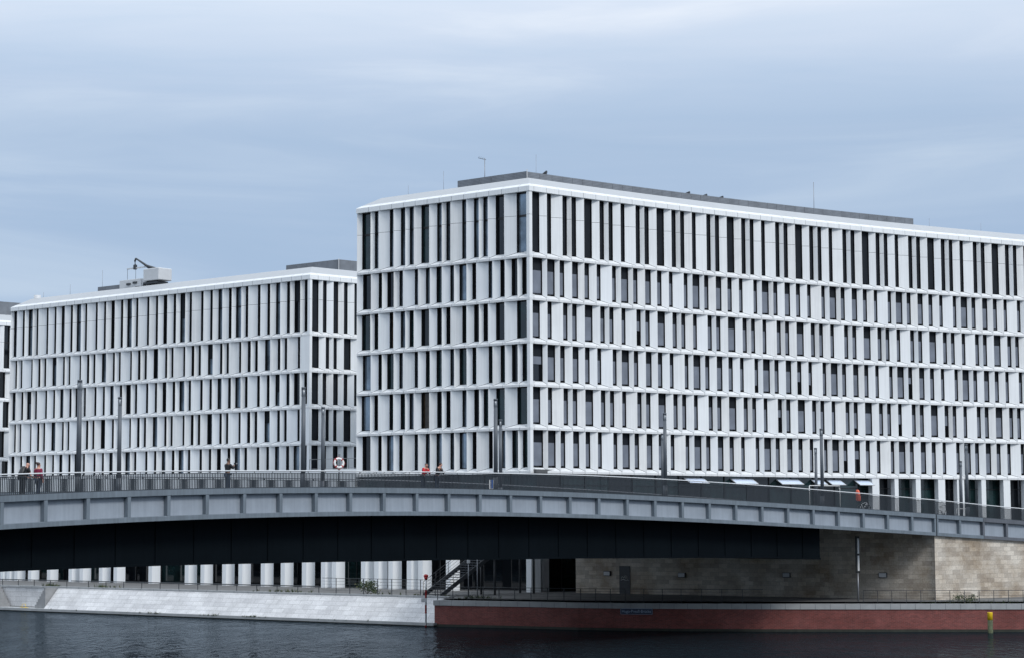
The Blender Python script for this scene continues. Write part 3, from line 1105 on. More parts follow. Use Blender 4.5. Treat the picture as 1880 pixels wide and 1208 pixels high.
mb.sweep([[Lp(s, -.02, 8.3), Lp(s, -4, 8.3), Lp(s, -4, 8.6), Lp(s, -.02, 8.6)] for s in (S4a, S4b)], CONCD)
mb.build('mezzanine_floor', arcade)
for s in [66.85, 65.85, 64.63, 62.49, 59.59, 56.35, 54.73, 51.9, 49.8, 44.92, 39.99, 37.9, 35.09, 33.0, 30.18, 27.72, 25.14, 22.86, 21.59, 69, 72, 74.5, 78, 81]:
    arcade_column(arcade, s)
# glazed guard on the terrace in the gap between the two blocks
mb = MB()
ga, gb = SL + .1, 24.4
for k in range(7):
    s = ga + (gb - ga) * k / 6
    mb.tube([Lp(s, -.15, Z0 + .72), Lp(s, -.15, Z0 + 1.58)], .018, DARKM, 5)
mb.tube([Lp(ga, -.15, Z0 + 1.6), Lp(gb, -.15, Z0 + 1.6)], .025, GREYM, 6)
mb.tube([Lp(ga, -.15, Z0 + .80), Lp(gb, -.15, Z0 + .80)], .015, GREYM, 6)
mb.build('terrace_railing', arcade)

# ------------------------------------------------------------------ bridge
bridge = thing('road_bridge', Bp(-36, 0, 0), 'curved blue grey steel road bridge with panelled edge girder and bar railing', 'bridge')
ST = [(i - 30) * PANEL for i in range(-14, 54)]
TOP, BOT, HF = .29, .23, 1.463


def bsweep(prof, s0, s1, m, mb, step=1.25, f=None):
    n = max(1, int(math.ceil((s1 - s0) / step)))
    rings = []
    for i in range(n + 1):
        s = s0 + (s1 - s0) * i / n
        rings.append([Bp(s, p, dz if f is None else f(s, dz)) for p, dz in prof])
    mb.sweep(rings, m)


mb = MB()
for s0, s1, m in ((ST[0], -.05, STEEL_F), (.05, 4.88, STEEL_F), (4.92, ST[-1], STEEL_W)):
    bsweep([(0, 0), (0, -TOP + .02), (.02, -TOP), (.46, -TOP), (.46, 0)], s0, s1, m, mb)
    bsweep([(0, -HF + BOT - .02), (.02, -HF + BOT), (.46, -HF + BOT), (.46, -HF), (0, -HF)], s0, s1, m, mb)
bsweep([(16.5, 0), (16.5, -HF), (17.0, -HF), (17.0, 0)], ST[0], ST[-1], STEEL_F, mb)
eg = mb.build('edge_girder', bridge)
for i, s in enumerate(ST):
    m = STEEL_W if s > 4.0 else STEEL_F
    segs = [(s - .10, s + .10)] if abs(s) > .01 else [(s - .2, s - .05), (s + .05, s + .2)]
    mb = MB()
    for a, b in segs:
        mb.sweep([[Bp(a, .003, -TOP - .001), Bp(a, .003, -HF + BOT + .001), Bp(a, .42, -HF + BOT + .001), Bp(a, .42, -TOP - .001)],
                  [Bp(b, .003, -TOP - .001), Bp(b, .003, -HF + BOT + .001), Bp(b, .42, -HF + BOT + .001), Bp(b, .42, -TOP - .001)]], m)
    mb.build('stiffener', eg)
    if i + 1 < len(ST):
        e = ST[i + 1]
        mb = MB()
        j = random.uniform(-.012, .012)
        mb.sweep([[Bp(s + .1, .27 + j, -TOP - .002), Bp(s + .1, .25 + j, -HF + BOT + .002), Bp(s + .1, .31, -HF + BOT + .002), Bp(s + .1, .33, -TOP - .002)],
                  [Bp(e - .1, .27 + j, -TOP - .002), Bp(e - .1, .25 + j, -HF + BOT + .002), Bp(e - .1, .31, -HF + BOT + .002), Bp(e - .1, .33, -TOP - .002)]], STEEL_P)
        mb.build('web_panel', eg)
mb = MB()
bsweep([(.47, -.2), (.47, -.95), (16.49, -.95), (16.49, -.2)], ST[0], ST[-1], CONCD, mb)
mb.build('deck', bridge)
mb = MB()
bsweep([(3.6, -.19), (3.6, -.199), (13.4, -.199), (13.4, -.19)], ST[0], ST[-1], ASPH, mb)
mb.build('carriageway', bridge)
GT = [(-110, -2.9), (-72.7, -3.37), (-69.6, -3.47), (-65.2, -3.59), (-57, -3.78), (-47.9, -3.9), (-37.9, -3.89), (-25.8, -3.73), (-15.3, -3.5), (-10.3, -3.45)]
mb = MB()
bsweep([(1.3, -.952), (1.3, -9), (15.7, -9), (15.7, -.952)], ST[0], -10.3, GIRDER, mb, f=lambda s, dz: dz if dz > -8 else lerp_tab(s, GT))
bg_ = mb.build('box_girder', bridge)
mb = MB()
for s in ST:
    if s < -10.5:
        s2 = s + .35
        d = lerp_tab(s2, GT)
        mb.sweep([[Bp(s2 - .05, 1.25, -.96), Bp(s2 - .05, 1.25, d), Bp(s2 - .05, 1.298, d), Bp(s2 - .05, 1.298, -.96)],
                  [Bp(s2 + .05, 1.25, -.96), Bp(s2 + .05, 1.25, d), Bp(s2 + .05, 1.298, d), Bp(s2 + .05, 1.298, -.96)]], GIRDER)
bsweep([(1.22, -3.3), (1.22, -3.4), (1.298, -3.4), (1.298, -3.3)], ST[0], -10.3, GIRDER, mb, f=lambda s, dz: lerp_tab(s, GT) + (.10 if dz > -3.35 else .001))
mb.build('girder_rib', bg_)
HT = [(-78, .95), (-74, .93), (-66, .88), (-59, .85), (-50, .85), (-42, .91), (-33, 1.02), (-25, 1.06), (-16, 1.07), (-7, 1.04), (0, .99), (8, .88), (14, .84)]


def hr(s):
    return lerp_tab(s, HT)


for side, p0, sa, sb in (('near', .12, -84, 40), ('far', 16.85, -80, 44)):
    mb = MB()
    n = int((sb - sa) / .106)
    for i in range(n):
        s = sa + i * .106
        h = hr(s) - .125
        w_, d_ = .012, .021
        mb.sweep([[Bp(s - w_, p0 - d_, .001), Bp(s + w_, p0 - d_, .001), Bp(s + w_, p0 + d_, .001), Bp(s - w_, p0 + d_, .001)],
                  [Bp(s - w_, p0 - d_, h), Bp(s + w_, p0 - d_, h), Bp(s + w_, p0 + d_, h), Bp(s - w_, p0 + d_, h)]], RAILB, caps=False)
    rl = mb.build('railing', bridge)
    mb = MB()
    bsweep([(p0 - .03, 0), (p0 + .03, 0), (p0 + .03, .03), (p0 - .03, .03)], sa, sb, RAILB, mb, f=lambda s, dz: hr(s) - .125 + dz)
    bsweep([(p0 - .03, 0), (p0 + .03, 0), (p0 + .03, .04), (p0 - .03, .04)], sa, sb, RAILB, mb, f=lambda s, dz: .001 + dz)
    s = sa
    while s < sb:
        h0, h1 = hr(s) - .1, hr(s) - .03
        mb.sweep([[Bp(s - .012, p0 - .012, h0), Bp(s + .012, p0 - .012, h0), Bp(s + .012, p0 + .012, h0), Bp(s - .012, p0 + .012, h0)],
                  [Bp(s - .012, p0 - .012, h1), Bp(s + .012, p0 - .012, h1), Bp(s + .012, p0 + .012, h1), Bp(s - .012, p0 + .012, h1)]], RAILB)
        s += PANEL / 2
    mb.build('rail_frame', rl)
    mb = MB()
    n = int(sb - sa)
    pts = [Bp(sa + i, p0, hr(sa + i)) for i in range(n + 1)]
    mb.tube(pts, .034, HANDR if side == 'near' else GREYM, 8)
    mb.build('handrail', rl)
mb = MB()
for u, w2 in ((-.03, .05), ):
    mb.sweep([[Bp(-.045, .05, 0), Bp(.045, .05, 0), Bp(.045, .05, -HF), Bp(-.045, .05, -HF)], [Bp(-.045, .3, 0), Bp(.045, .3, 0), Bp(.045, .3, -HF), Bp(-.045, .3, -HF)]], BLACK)
mb.build('expansion_joint', bridge)

# street slab between the bridge and the long facade
mb = MB()
fs = np.linspace(3, S_END - 3, 400)
fp = np.array([Rp(s, -.9, 0)[:2] for s in fs])
rings = []
for s in np.linspace(-34, 40, 38):
    a = np.array(Bp(s, 17.02, 0))
    d2 = np.linalg.norm(fp - a[:2], axis=1)
    b = fp[d2.argmin()]
    z = a[2] - .2
    rings.append([(a[0], a[1], z), (a[0], a[1], z - .7), (b[0], b[1], z - .7), (b[0], b[1], z)])
mb.sweep(rings, CONCD)
structure(mb.build('street'))

# ------------------------------------------------------------------ abutment and wing wall
AB = np.array([29.2, 143.3])
AD = np.array([-.8113, .5846])
AN = np.array([-.5846, -.8113])             # towards the river


def Ap(t, o, z):
    return (AB[0] + AD[0] * t + AN[0] * o, AB[1] + AD[1] * t + AN[1] * o, z)


abut = thing('abutment_wall', Ap(0, 0, ZP), 'sandstone block abutment wall under the right end of the bridge, with wall lights and a steel door', 'wall')
mb = MB()
n = 16
for i in range(n):
    a, b = 30.0 * i / n, 30.0 * (i + 1) / n
    za, zb = bz(-.28 * a) - .96, bz(-.28 * b) - .96
    for t0, t1, z0a, z1a, z0b, z1b in ((a, b, 1.9, za, 1.9, zb),):
        mb.face([Ap(t0, 0, z0a), Ap(t1, 0, z0b), Ap(t1, 0, z1b), Ap(t0, 0, z1a)], SAND, [(-t0, z0a), (-t1, z0b), (-t1, z1b), (-t0, z1a)])
    mb.face([Ap(a, -1, 1.9), Ap(b, -1, 1.9), Ap(b, -1, zb), Ap(a, -1, za)], SAND, [(a, 0), (b, 0), (b, 5), (a, 5)])
    mb.face([Ap(a, 0, za), Ap(b, 0, zb), Ap(b, -1, zb), Ap(a, -1, za)], CONC)
mb.face([Ap(30, 0, 1.9), Ap(30, -1, 1.9), Ap(30, -1, bz(-8.4) - .96), Ap(30, 0, bz(-8.4) - .96)], SAND, [(0, 1.9), (1, 1.9), (1, 6.5), (0, 6.5)])
mb.build('abutment_face', abut)
mb = MB()
ss = np.linspace(0.0, 50, 30)
for a, b in zip(ss, ss[1:]):
    za, zb = bz(a) - HF + .01, bz(b) - HF + .01
    q = lambda s, p, z: (*Bp(s, p)[:2], z)
    mb.face([q(a, .22, 1.9), q(b, .22, 1.9), q(b, .22, zb), q(a, .22, za)], SAND, [(a, 1.9), (b, 1.9), (b, zb), (a, za)])
    mb.face([q(a, 1.2, 1.9), q(b, 1.2, 1.9), q(b, 1.2, zb), q(a, 1.2, za)], SAND, [(a, 1.9), (b, 1.9), (b, zb), (a, za)])
q0 = (*Bp(0, .22)[:2], 0)
mb.build('wing_wall', abut)
mb = MB()
dc = Ap(25.5, .02, (1.65 + 3.69) / 2 + .35)
mb.box((*Ap(25.5, .02, 0)[:2], 2.0 + 1.05), (.95, .05, 2.1), DARKM, tuple(AD))
dr = mb.build('door', abut)
mb = MB()
dp = lambda u, v: Ap(25.5 - u, .055, 3.05 + v)
for str_ in ([(-.3, .1), (-.22, .3), (-.1, .12), (-.02, .32), (.06, .1)], [(.08, .12), (.2, .3), (.3, .22), (.16, .1), (.34, .08)], [(-.34, -.02), (-.1, .04), (.1, -.04), (.33, .0)], [(-.15, .2), (0.02, .2), (.1, .34), (.22, .12)]):
    mb.tube([dp(*q) for q in str_], .016, WHITEP, 5)
mb.build('graffiti', dr)
mb = MB()
mb.box(Ap(25.15, .07, 3.0), (.12, .05, .03), GREYM, tuple(AD))
mb.build('handle', dr)
for t_, z in ((11.63, -3.73), (4.04, -3.65), (27.05, -3.78), (20.41, -3.83)):
    mb = MB()
    mb.box(Ap(t_, .08, EYE + z), (.62, .16, .36), DARKM, tuple(AD), .02)
    wl = mb.build('wall_lamp', abut)
    mb = MB()
    mb.box(Ap(t_, .17, EYE + z), (.53, .02, .28), PALEM, tuple(AD))
    mb.build('diffuser', wl)

# ------------------------------------------------------------------ brick quay wall
quay = thing('quay_wall', (QUAY[4][0], QUAY[4][1], 0), 'red brick quay wall with grey coping stones under the bridge on the right', 'wall')
mb, mc, ma = MB(), MB(), MB()
acc = 0
path = [(QUAY[0][0] + .632 * 3, QUAY[0][1] + .774 * 3)] + QUAY


def off(path, i, d):
    """point i of a plan polyline pushed d metres to its right hand side (towards the river)"""
    a = np.array(path[max(i - 1, 0)]); b = np.array(path[i]); c = np.array(path[min(i + 1, len(path) - 1)])
    n1 = (b - a) / (np.linalg.norm(b - a) or 1); n2 = (c - b) / (np.linalg.norm(c - b) or 1)
    t_ = n1 + n2
    t_ /= np.linalg.norm(t_)
    k = d / max(.4, (t_ @ (n1 if i else n2)))
    return (b[0] + t_[1] * k, b[1] - t_[0] * k)


for i in range(len(path) - 1):
    a, b = path[i], path[i + 1]
    L = math.dist(a, b)
    mb.face([(*a, -1), (*b, -1), (*b, 1.52), (*a, 1.52)], REDB, [(acc, -1), (acc + L, -1), (acc + L, 1.52), (acc, 1.52)])
    acc += L
qb = mb.build('brick_face', quay)
rings = []
for i in range(len(path)):
    rings.append([(*off(path, i, .06), 1.5), (*off(path, i, -.55), 1.5), (*off(path, i, -.55), 1.87), (*off(path, i, .06), 1.87)])
mc.sweep(rings, COPE)
for i in range(len(path) - 2):
    a, b = np.array(off(path, i, .066)), np.array(off(path, i + 1, .066))
    L = np.linalg.norm(b - a)
    k = .5
    while k < L:
        q = a + (b - a) * k / L
        r_ = a + (b - a) * (k + .022) / L
        mc.face([(*q, 1.502), (*r_, 1.502), (*r_, 1.868), (*q, 1.868)], JOINT)
        k += 1.0
mc.build('coping', quay)
for i in range(len(path) - 1):
    a, b = off(path, i, .012), off(path, i + 1, .012)
    ma.face([(*a, -.5), (*b, -.5), (*b, .17), (*a, .17)], ALGAE)
ma.build('waterline_band', quay)

# ------------------------------------------------------------------ stone embankment
emb = thing('stone_embankment', Lp(20, PE, 0), 'sloping pale stone block embankment along the river at the left, below the promenade', 'embankment')
PB = 13.75
mb = MB()
for s0, s1 in ((-2.4, 42.4), (50.4, 130)):
    mb.face([Lp(s0, PB, .24), Lp(s1, PB, .24), Lp(s1, PE, 2.0), Lp(s0, PE, 2.0)], REVET, [(s0, 0), (s1, 0), (s1, 2.3), (s0, 2.3)])
    for s in (s0, s1):
        mb.face([Lp(s, PB, .24), Lp(s, PE, 2.0), Lp(s, PE - .3, 2.0), Lp(s, PE - .3, .24)], REVET, [(0, .2), (1.5, 2), (1.8, 2), (1.8, .2)])
mb.build('slope', emb)
mb = MB()
mb.face([Lp(42.4, PE - .02, .3), Lp(50.4, PE - .02, .3), Lp(50.4, PE - .02, 2.0), Lp(42.4, PE - .02, 2.0)], REVET, [(0, 0), (6.8, 0), (6.8, 1.7), (0, 1.7)])
mb.build('bay_wall', emb)
for a, sg in ((42.46, 1), (50.34, -1)):
    mb = MB()
    for k in range(7):
        c = Lp(a + sg * (.11 + .20 * k), PE + .75, 0)
        h = 1.75 - .24 * k
        mb.box((c[0], c[1], .25 + h / 2), (.199, 1.2, h), CONC, tuple(DL))
    mb.build('steps', emb)
mb = MB()
mb.sweep([[Lp(s, PE - .55, 1.94), Lp(s, PE + .06, 1.94), Lp(s, PE + .06, 2.09), Lp(s, PE - .55, 2.09)] for s in (-2.2, 130)], COPE)
k = -2
while k < 100:
    mb.face([Lp(k, PE + .064, 1.942), Lp(k + .03, PE + .064, 1.942), Lp(k + .03, PE + .064, 2.088), Lp(k, PE + .064, 2.088)], JOINT)
    k += 1.6
mb.build('coping', emb)
mb = MB()
mb.sweep([[Lp(s, PE - .4, .06), Lp(s, PB + .45, .06), Lp(s, PB + .45, .26), Lp(s, PE - .4, .26)] for s in (-2.4, 130)], COPE)
mb.sweep([[Lp(s, PB - .4, -.8), Lp(s, PB + .40, -.8), Lp(s, PB + .40, .10), Lp(s, PB - .4, .10)] for s in (-2.4, 130)], ALGAE)
mb.build('foot_ledge', emb)
mb = MB()
for k in (0, .5):
    mb.tube([Lp(44.6 + k, PB + .2, .25), Lp(44.6 + k, PB + .2, .6)], .02, YELLOW, 6)
mb.tube([Lp(44.6, PB + .2, .6), Lp(45.1, PB + .2, .6)], .02, YELLOW, 6)
mb.tube([Lp(44.2, PB + .25, .29), Lp(45.3, PB + .25, .33)], .025, YELLOW, 6)
tag(mb.build('grab_rail', org=Lp(44.8, PB + .2, .25)), 'small yellow grab rail at the water foot of the embankment steps, far left', 'grab rail')

# ------------------------------------------------------------------ railings along the water
def prail(pts, h, sp, label, wires=4, group='railings along the promenade', zb=2.09, bar=.02):
    t_ = thing('promenade_railing', (*pts[0][:2], zb), label, 'railing', group)
    wi = MB()
    for (a, b) in zip(pts, pts[1:]):
        a, b = np.array(a), np.array(b)
        L = np.linalg.norm(b - a)
        n = max(1, round(L / sp))
        for i in range(n + (1 if b is pts[-1] else 0)):
            q = a + (b - a) * i / n
            po = MB()
            po.box((q[0], q[1], zb + h / 2), (.035, .05, h), DARKM, tuple(b - a))
            po.build('post', t_)
    q = [(p_[0], p_[1], zb + h) for p_ in pts]
    for w_ in range(wires):
        z = zb + h * (w_ + 1) / (wires + 1)
        wi.tube([(p_[0], p_[1], z) for p_ in pts], .008, DARKM, 4)
    if wires:
        wi.build('wire', t_)
    mb = MB()
    mb.tube(q, bar, DARKM, 6)
    mb.build('top_rail', t_)
    return t_


prail([Lp(s, PE - .25, 0)[:2] for s in (11.3, 41)], .50, 2.2, 'low dark rail with widely spaced posts on top of the pale embankment at the left', 0, bar=.045)
prail([Lp(s, PE - .25, 0)[:2] for s in (41.6, 84)], .50, 2.2, 'low dark rail above the embankment steps at the far left', 0, bar=.045)
prail([Lp(s, PE - .25, 0)[:2] for s in (-.6, 10.9)], 1.15, 1.5, 'taller dark wire railing on the embankment beside the bush, below the bridge')
Q1 = [off(QUAY, i, -.45) for i in range(len(QUAY))]
prail(Q1[:4], .95, 1.25, 'dark wire railing on the left end of the brick quay, before the stairs', zb=1.87)
prail(Q1[3:6], .95, 1.25, 'dark wire railing in the deep shade above the bridge name sign', zb=1.87)
a, b = np.array(Q1[5]), np.array(Q1[6])
prail([tuple(a + (b - a) * .78), Q1[6], Q1[7], Q1[8]], .88, .95, 'thin railing before the sunlit sandstone wall, above the yellow mooring post', zb=1.87)

# ------------------------------------------------------------------ stairs from the promenade to the street
st = thing('staircase', (-6, 154, ZP), 'dark open steel staircase climbing from the promenade under the bridge, by the brick quay', 'stairs')
A0, A1 = np.array([-6.0, 154.0, ZP]), np.array([1.3, 160.2, ZP + 5.75])
hd = A1[:2] - A0[:2]
SLn = np.linalg.norm(hd)
hd = hd / SLn
hn = np.array([hd[1], -hd[0]])
n = 33
mb = MB()
for i in range(n):
    q = A0 + (A1 - A0) * (i + .5) / n
    mb.box((q[0], q[1], q[2] + .06), (SLn / n + .03, 2.0, .05), DARKM, tuple(hd))
mb.build('tread', st)
for sg in (-1, 1):
    mb = MB()
    a = A0[:2] + hn * sg * 1.03
    b = A1[:2] + hn * sg * 1.03
    ring = lambda q, z: [(q[0] - hn[0] * .03, q[1] - hn[1] * .03, z - .2), (q[0] + hn[0] * .03, q[1] + hn[1] * .03, z - .2), (q[0] + hn[0] * .03, q[1] + hn[1] * .03, z + .16), (q[0] - hn[0] * .03, q[1] - hn[1] * .03, z + .16)]
    mb.sweep([ring(a, A0[2] + .05), ring(b, A1[2])], DARKM)
    mb.build('stringer', st)
    mb = MB()
    for k in range(9):
        q = a + (b - a) * k / 8
        z = A0[2] + (A1[2] - A0[2]) * k / 8
        mb.tube([(*q, z), (*q, z + 1.05)], .02, DARKM, 5)
    for h in (.35, .6, .85, 1.05):
        mb.tube([(*a, A0[2] + h), (*b, A1[2] + h)], .022 if h > 1 else .01, DARKM, 5)
    mb.build('handrail', st)
for q in (A0[:2] + hd * 5.4, A1[:2] - hd * .3):
    f_ = (np.linalg.norm(q - A0[:2]) / SLn)
    for sg in (-.8, .8):
        c = q + hn * sg
        mb = MB()
        mb.tube([(*c, ZP), (*c, A0[2] + (A1[2] - A0[2]) * f_ - .1)], .09, DARKM, 8)
        mb.build('post', st)

# ------------------------------------------------------------------ street lamps on the bridge
LG = 'lamp posts along both sides of the bridge'


def make_lamp(loc, label):
    t_ = local_thing('street_lamp', loc, 0, label, 'street lamp', LG)
    mb = MB()
    mb.tube([(0, 0, 0), (0, 0, .9)], .135, LAMPP, 14)
    mb.tube([(0, 0, .9), (0, 0, 4.86)], .122, LAMPP, 14, .105)
    mb.build('pole', t_)
    mb = MB()
    mb.tube([(0, 0, 4.86), (0, 0, 5.24)], .085, LAMPG, 12)
    mb.build('lamp_glass', t_)
    mb = MB()
    for k in range(4):
        a = R(20 + 90 * k)
        mb.box((.098 * math.cos(a), .098 * math.sin(a), 5.05), (.02, .045, .38), LAMPP, (math.cos(a), math.sin(a)))
    mb.tube([(0, 0, 5.24), (0, 0, 5.34)], .115, LAMPP, 14)
    mb.build('lamp_head', t_)
    mb = MB()
    mb.box((0, -.128, .75), (.1, .02, .32), GREYM)
    mb.build('service_door', t_)
    return t_


near = [(-68.88, 'tall grey lamp post nearest the bald man, thickest of the left pair'), (-54.42, 'tall grey lamp post left of the lifebuoy, nearer and taller of that pair'),
        (-39.92, 'thicker grey lamp post of the close pair before the corner of the tallest block'), (-25.47, 'grey lamp post standing alone in front of the long blind facade'),
        (-10.74, 'taller grey lamp post of the pair by the white tube frame'), (3.94, 'tallest grey lamp post of the rightmost pair')]
farl = [(-55.9, 'slimmer grey lamp post, second from the left, on the far side of the bridge'), (-41.5, 'slim grey lamp post directly left of the lifebuoy'),
        (-27.2, 'thinner and lower grey lamp post of the close pair before the building corner'), (-12.75, 'short lamp post hidden almost entirely behind the lone post before the long facade'),
        (2.1, 'shorter thin grey lamp post, just left of the taller one by the white tube frame'), (17.07, 'shortest thin lamp post, left one of the rightmost pair')]
l0 = None
for lst, p0 in ((near, .6), (farl, 13.5)):
    for s, lab in lst:
        loc = Bp(s, p0, -.19)
        if l0 is None:
            l0 = make_lamp(loc, lab)
        else:
            copy_thing(l0, loc, R(random.uniform(0, 90)), lab, LG)

# ------------------------------------------------------------------ posts, signs and small things by the water
t_ = thing('channel_marker', (-6.24, 149.3, -.5), 'red and white striped channel marker pole with a red top standing in the water', 'marker pole')
mb = MB()
z = -.5
bands = [(-.5, .35, REDP), (.35, 1.15, WHITEP), (1.15, 1.78, REDP), (1.78, 2.25, WHITEP), (2.25, 2.75, REDP), (2.75, 3.25, WHITEP)]
bands = [(-.5, .12, REDP), (.12, .95, WHITEP), (.95, 1.55, REDP), (1.55, 2.05, WHITEP), (2.05, 2.62, REDP), (2.62, 3.35, WHITEP)]
for a, b, m in bands:
    mb.tube([(-6.24, 149.3, a), (-6.24, 149.3, b)], .068, m, 10)
mb.build('pole', t_)
mb = MB()
mb.tube([(-6.24, 149.3, 3.35), (-6.24, 149.3, 3.55)], .09, REDP, 10, .15)
mb.ball((-6.24, 149.3, 3.62), .17, REDP, 10, (1, 1, .75))
mb.build('topmark', t_)
mb = MB()
mb.box((-6.36, 149.17, 1.9), (.42, .03, .30), PALEM)
mb.build('plate', t_)
t_ = thing('mooring_post', (31.6, 138.2, -1), 'round mooring post with a yellow top and mossy foot in front of the brick quay', 'mooring post')
mb = MB()
mb.tube([(31.6, 138.2, -1), (31.6, 138.2, .86)], .175, MOSS, 14)
mb.build('shaft', t_)
mb = MB()
mb.tube([(31.6, 138.2, .86), (31.6, 138.2, 1.34), (31.6, 138.2, 1.37)], .18, YELLOW, 14)
mb.build('cap', t_)
t_ = thing('signal_pole', (23.46, 141.6, 1.87), 'tall pole with a black board carrying two upright white bars, before the shaded sandstone wall', 'signal')
sp = (23.46, 141.6)
mb = MB()
mb.tube([(*sp, 1.87), (*sp, 4.0)], .055, GREYM, 8)
mb.build('pole', t_)
mb = MB()
mb.box((sp[0], sp[1] - .02, 5.15), (.30, .09, 2.5), BLACK, (1, 0), .02)
mb.build('board', t_)
for a, b in ((5.22, 6.25), (4.05, 5.08)):
    mb = MB()
    mb.box((sp[0] + .05, sp[1] - .075, (a + b) / 2), (.12, .02, b - a), WHITEP)
    mb.build('white_bar', t_)
mb = MB()
mb.box((sp[0] + .05, sp[1], 1.92), (1.9, .12, .09), DARKM)
mb.build('foot', t_)
# bridge name sign on the brick wall
qa, qc = np.array(QUAY[2]), np.array(QUAY[4])
sc = np.array([8.45, 142.72])
sd = (np.array(QUAY[4]) - np.array(QUAY[3])); sd /= np.linalg.norm(sd)
sn = np.array([sd[1], -sd[0]])
sc = np.array(QUAY[3]) + sd * .9 + sn * .07
t_ = thing('name_sign', (*sc, 1.33), 'dark blue name sign lettered Hugo-Preuß-Brücke on the brick quay wall', 'sign')
mb = MB()
mb.box((*sc, 1.32), (2.25, .04, .40), SIGNB, tuple(sd))
mb.build('board', t_)
mb = MB()
for dz_, hh in ((.185, .018), (-.185, .018)):
    q = sc + sn * .024
    mb.box((*q, 1.32 + dz_), (2.2, .006, hh), SIGNT, tuple(sd))
for dx in (-1.09, 1.09):
    q = sc + sn * .024 + sd * dx
    mb.box((*q, 1.32), (.018, .006, .352), SIGNT, tuple(sd))
mb.build('border', t_)
cu = bpy.data.curves.new('lettering', 'FONT')
cu.body = 'Hugo-Preuß-Brücke'
cu.size = .27
cu.align_x = 'CENTER'
cu.align_y = 'CENTER'
cu.extrude = .002
tmp = bpy.data.objects.new('lettering_src', cu)
COL.objects.link(tmp)
bpy.context.view_layer.update()
me = bpy.data.meshes.new_from_object(tmp.evaluated_get(bpy.context.evaluated_depsgraph_get()))
bpy.data.objects.remove(tmp)
me.materials.clear()
me.materials.append(SIGNT)
lo = bpy.data.objects.new('lettering', me)
COL.objects.link(lo)
lo.parent = t_
q = sc + sn * .026
lo.location = (q[0] - sc[0], q[1] - sc[1], 1.32 - 1.33)
lo.rotation_euler = (R(90), 0, math.atan2(sd[1], sd[0]))
w_ = max(v.co.x for v in me.vertices) - min(v.co.x for v in me.vertices)
lo.scale = (2.02 / w_, 1, 1)

for (x, y, h, lab, box) in ((-3.25, 152.4, 2.75, 'thin post with a small box at its top beside the stairs', True), (-2.55, 149.6, 3.1, 'thin plain pole at the left end of the brick quay railing', False)):
    t_ = thing('thin_post', (x, y, ZP), lab, 'post')
    mb = MB()
    mb.tube([(x, y, ZP), (x, y, ZP + h)], .04, GREYM, 8)
    mb.build('pole', t_)
    if box:
        mb = MB()
        mb.box((x, y - .02, ZP + h - .15), (.24, .16, .3), PALEM, (1, 0), .02)
        mb.build('lamp_box', t_)

# lifebuoy on its post at the railing
s_, p_ = -52.3, .16
lb = Bp(s_, p_, 0)
t_ = thing('lifebuoy', (lb[0], lb[1], lb[2]), 'white lifebuoy with dark red bands on its holder above the bridge railing', 'lifebuoy')
mb = MB()
tilt = Vector((.42, -.9, .12))
ctr = Vector((lb[0], lb[1], lb[2] + 1.27))
mb.torus(ctr, .235, .062, WHITEP, tilt, 32, 10)
rg = mb.build('ring', t_)
mb = MB()
for k in range(4):
    a0 = R(45 + 90 * k - 8)
    mb.torus(ctr, .235, .066, REDP, tilt, 5, 10, a0, a0 + R(16), True)
mb.build('band', rg)
mb = MB()
for k in range(4):
    a = [R(45 + 90 * k), R(90 + 90 * k), R(135 + 90 * k)]
    u = tilt.normalized().cross(Vector((0, 0, 1))).normalized()
    w2 = u.cross(tilt.normalized())
    rr = (.318, .335, .318)
    mb.tube([ctr + (u * math.cos(q) + w2 * math.sin(q)) * r_ for q, r_ in zip(a, rr)], .011, REDP, 5)
mb.build('grab_line', rg)
mb = MB()
mb.tube([(lb[0], lb[1] + .05, lb[2]), (lb[0], lb[1] + .05, lb[2] + 1.1)], .03, DARKM, 8)
mb.box((lb[0], lb[1] + .06, lb[2] + 1.62), (.12, .05, .22), GREYM)
mb.tube([(lb[0], lb[1] + .07, lb[2] + 1.0), (lb[0], lb[1] + .07, lb[2] + 1.65)], .02, DARKM, 6)
mb.box((lb[0], lb[1] + .03, lb[2] + 1.0), (.16, .12, .12), REDP, (1, 0), .02)
mb.build('holder', t_)


# ------------------------------------------------------------------ things standing behind the railing on the right
def tube_frame(s0, s1, p0, h, label, name, r=.028, m=None, cat='frame'):
    o = Bp((s0 + s1) / 2, p0, -.19)
    t_ = thing(name, o, label, cat)
    mb = MB()
    m = m or WHITEP
    a, b = Vector(Bp(s0, p0, -.19)), Vector(Bp(s1, p0, -.19))
    up = Vector((0, 0, h))
    mb.tube([a, a + up * .97, a + up + (b - a) * .02], r, m, 8)
    mb.tube([b, b + up * .97, b + up + (a - b) * .02], r, m, 8)
    mb.tube([a + up, b + up + Vector((0, 0, a.z - b.z))], r, m, 8)
    mb.build('tube', t_)
    mb = MB()
    for q in (a, b):
        mb.tube([q, q + Vector((0, 0, .02))], .07, GREYM, 10)
    mb.build('base_plate', t_)
    return t_


tube_frame(-9.35, -6.35, 3.0, 1.70, 'white tubular gate frame rising behind the railing at the foot of two lamp posts', 'gate_frame')
tube_frame(4.4, 5.6, 2.0, .82, 'low white bicycle stand hoop behind the railing near the right end', 'bicycle_stand', .03, cat='bicycle stand')


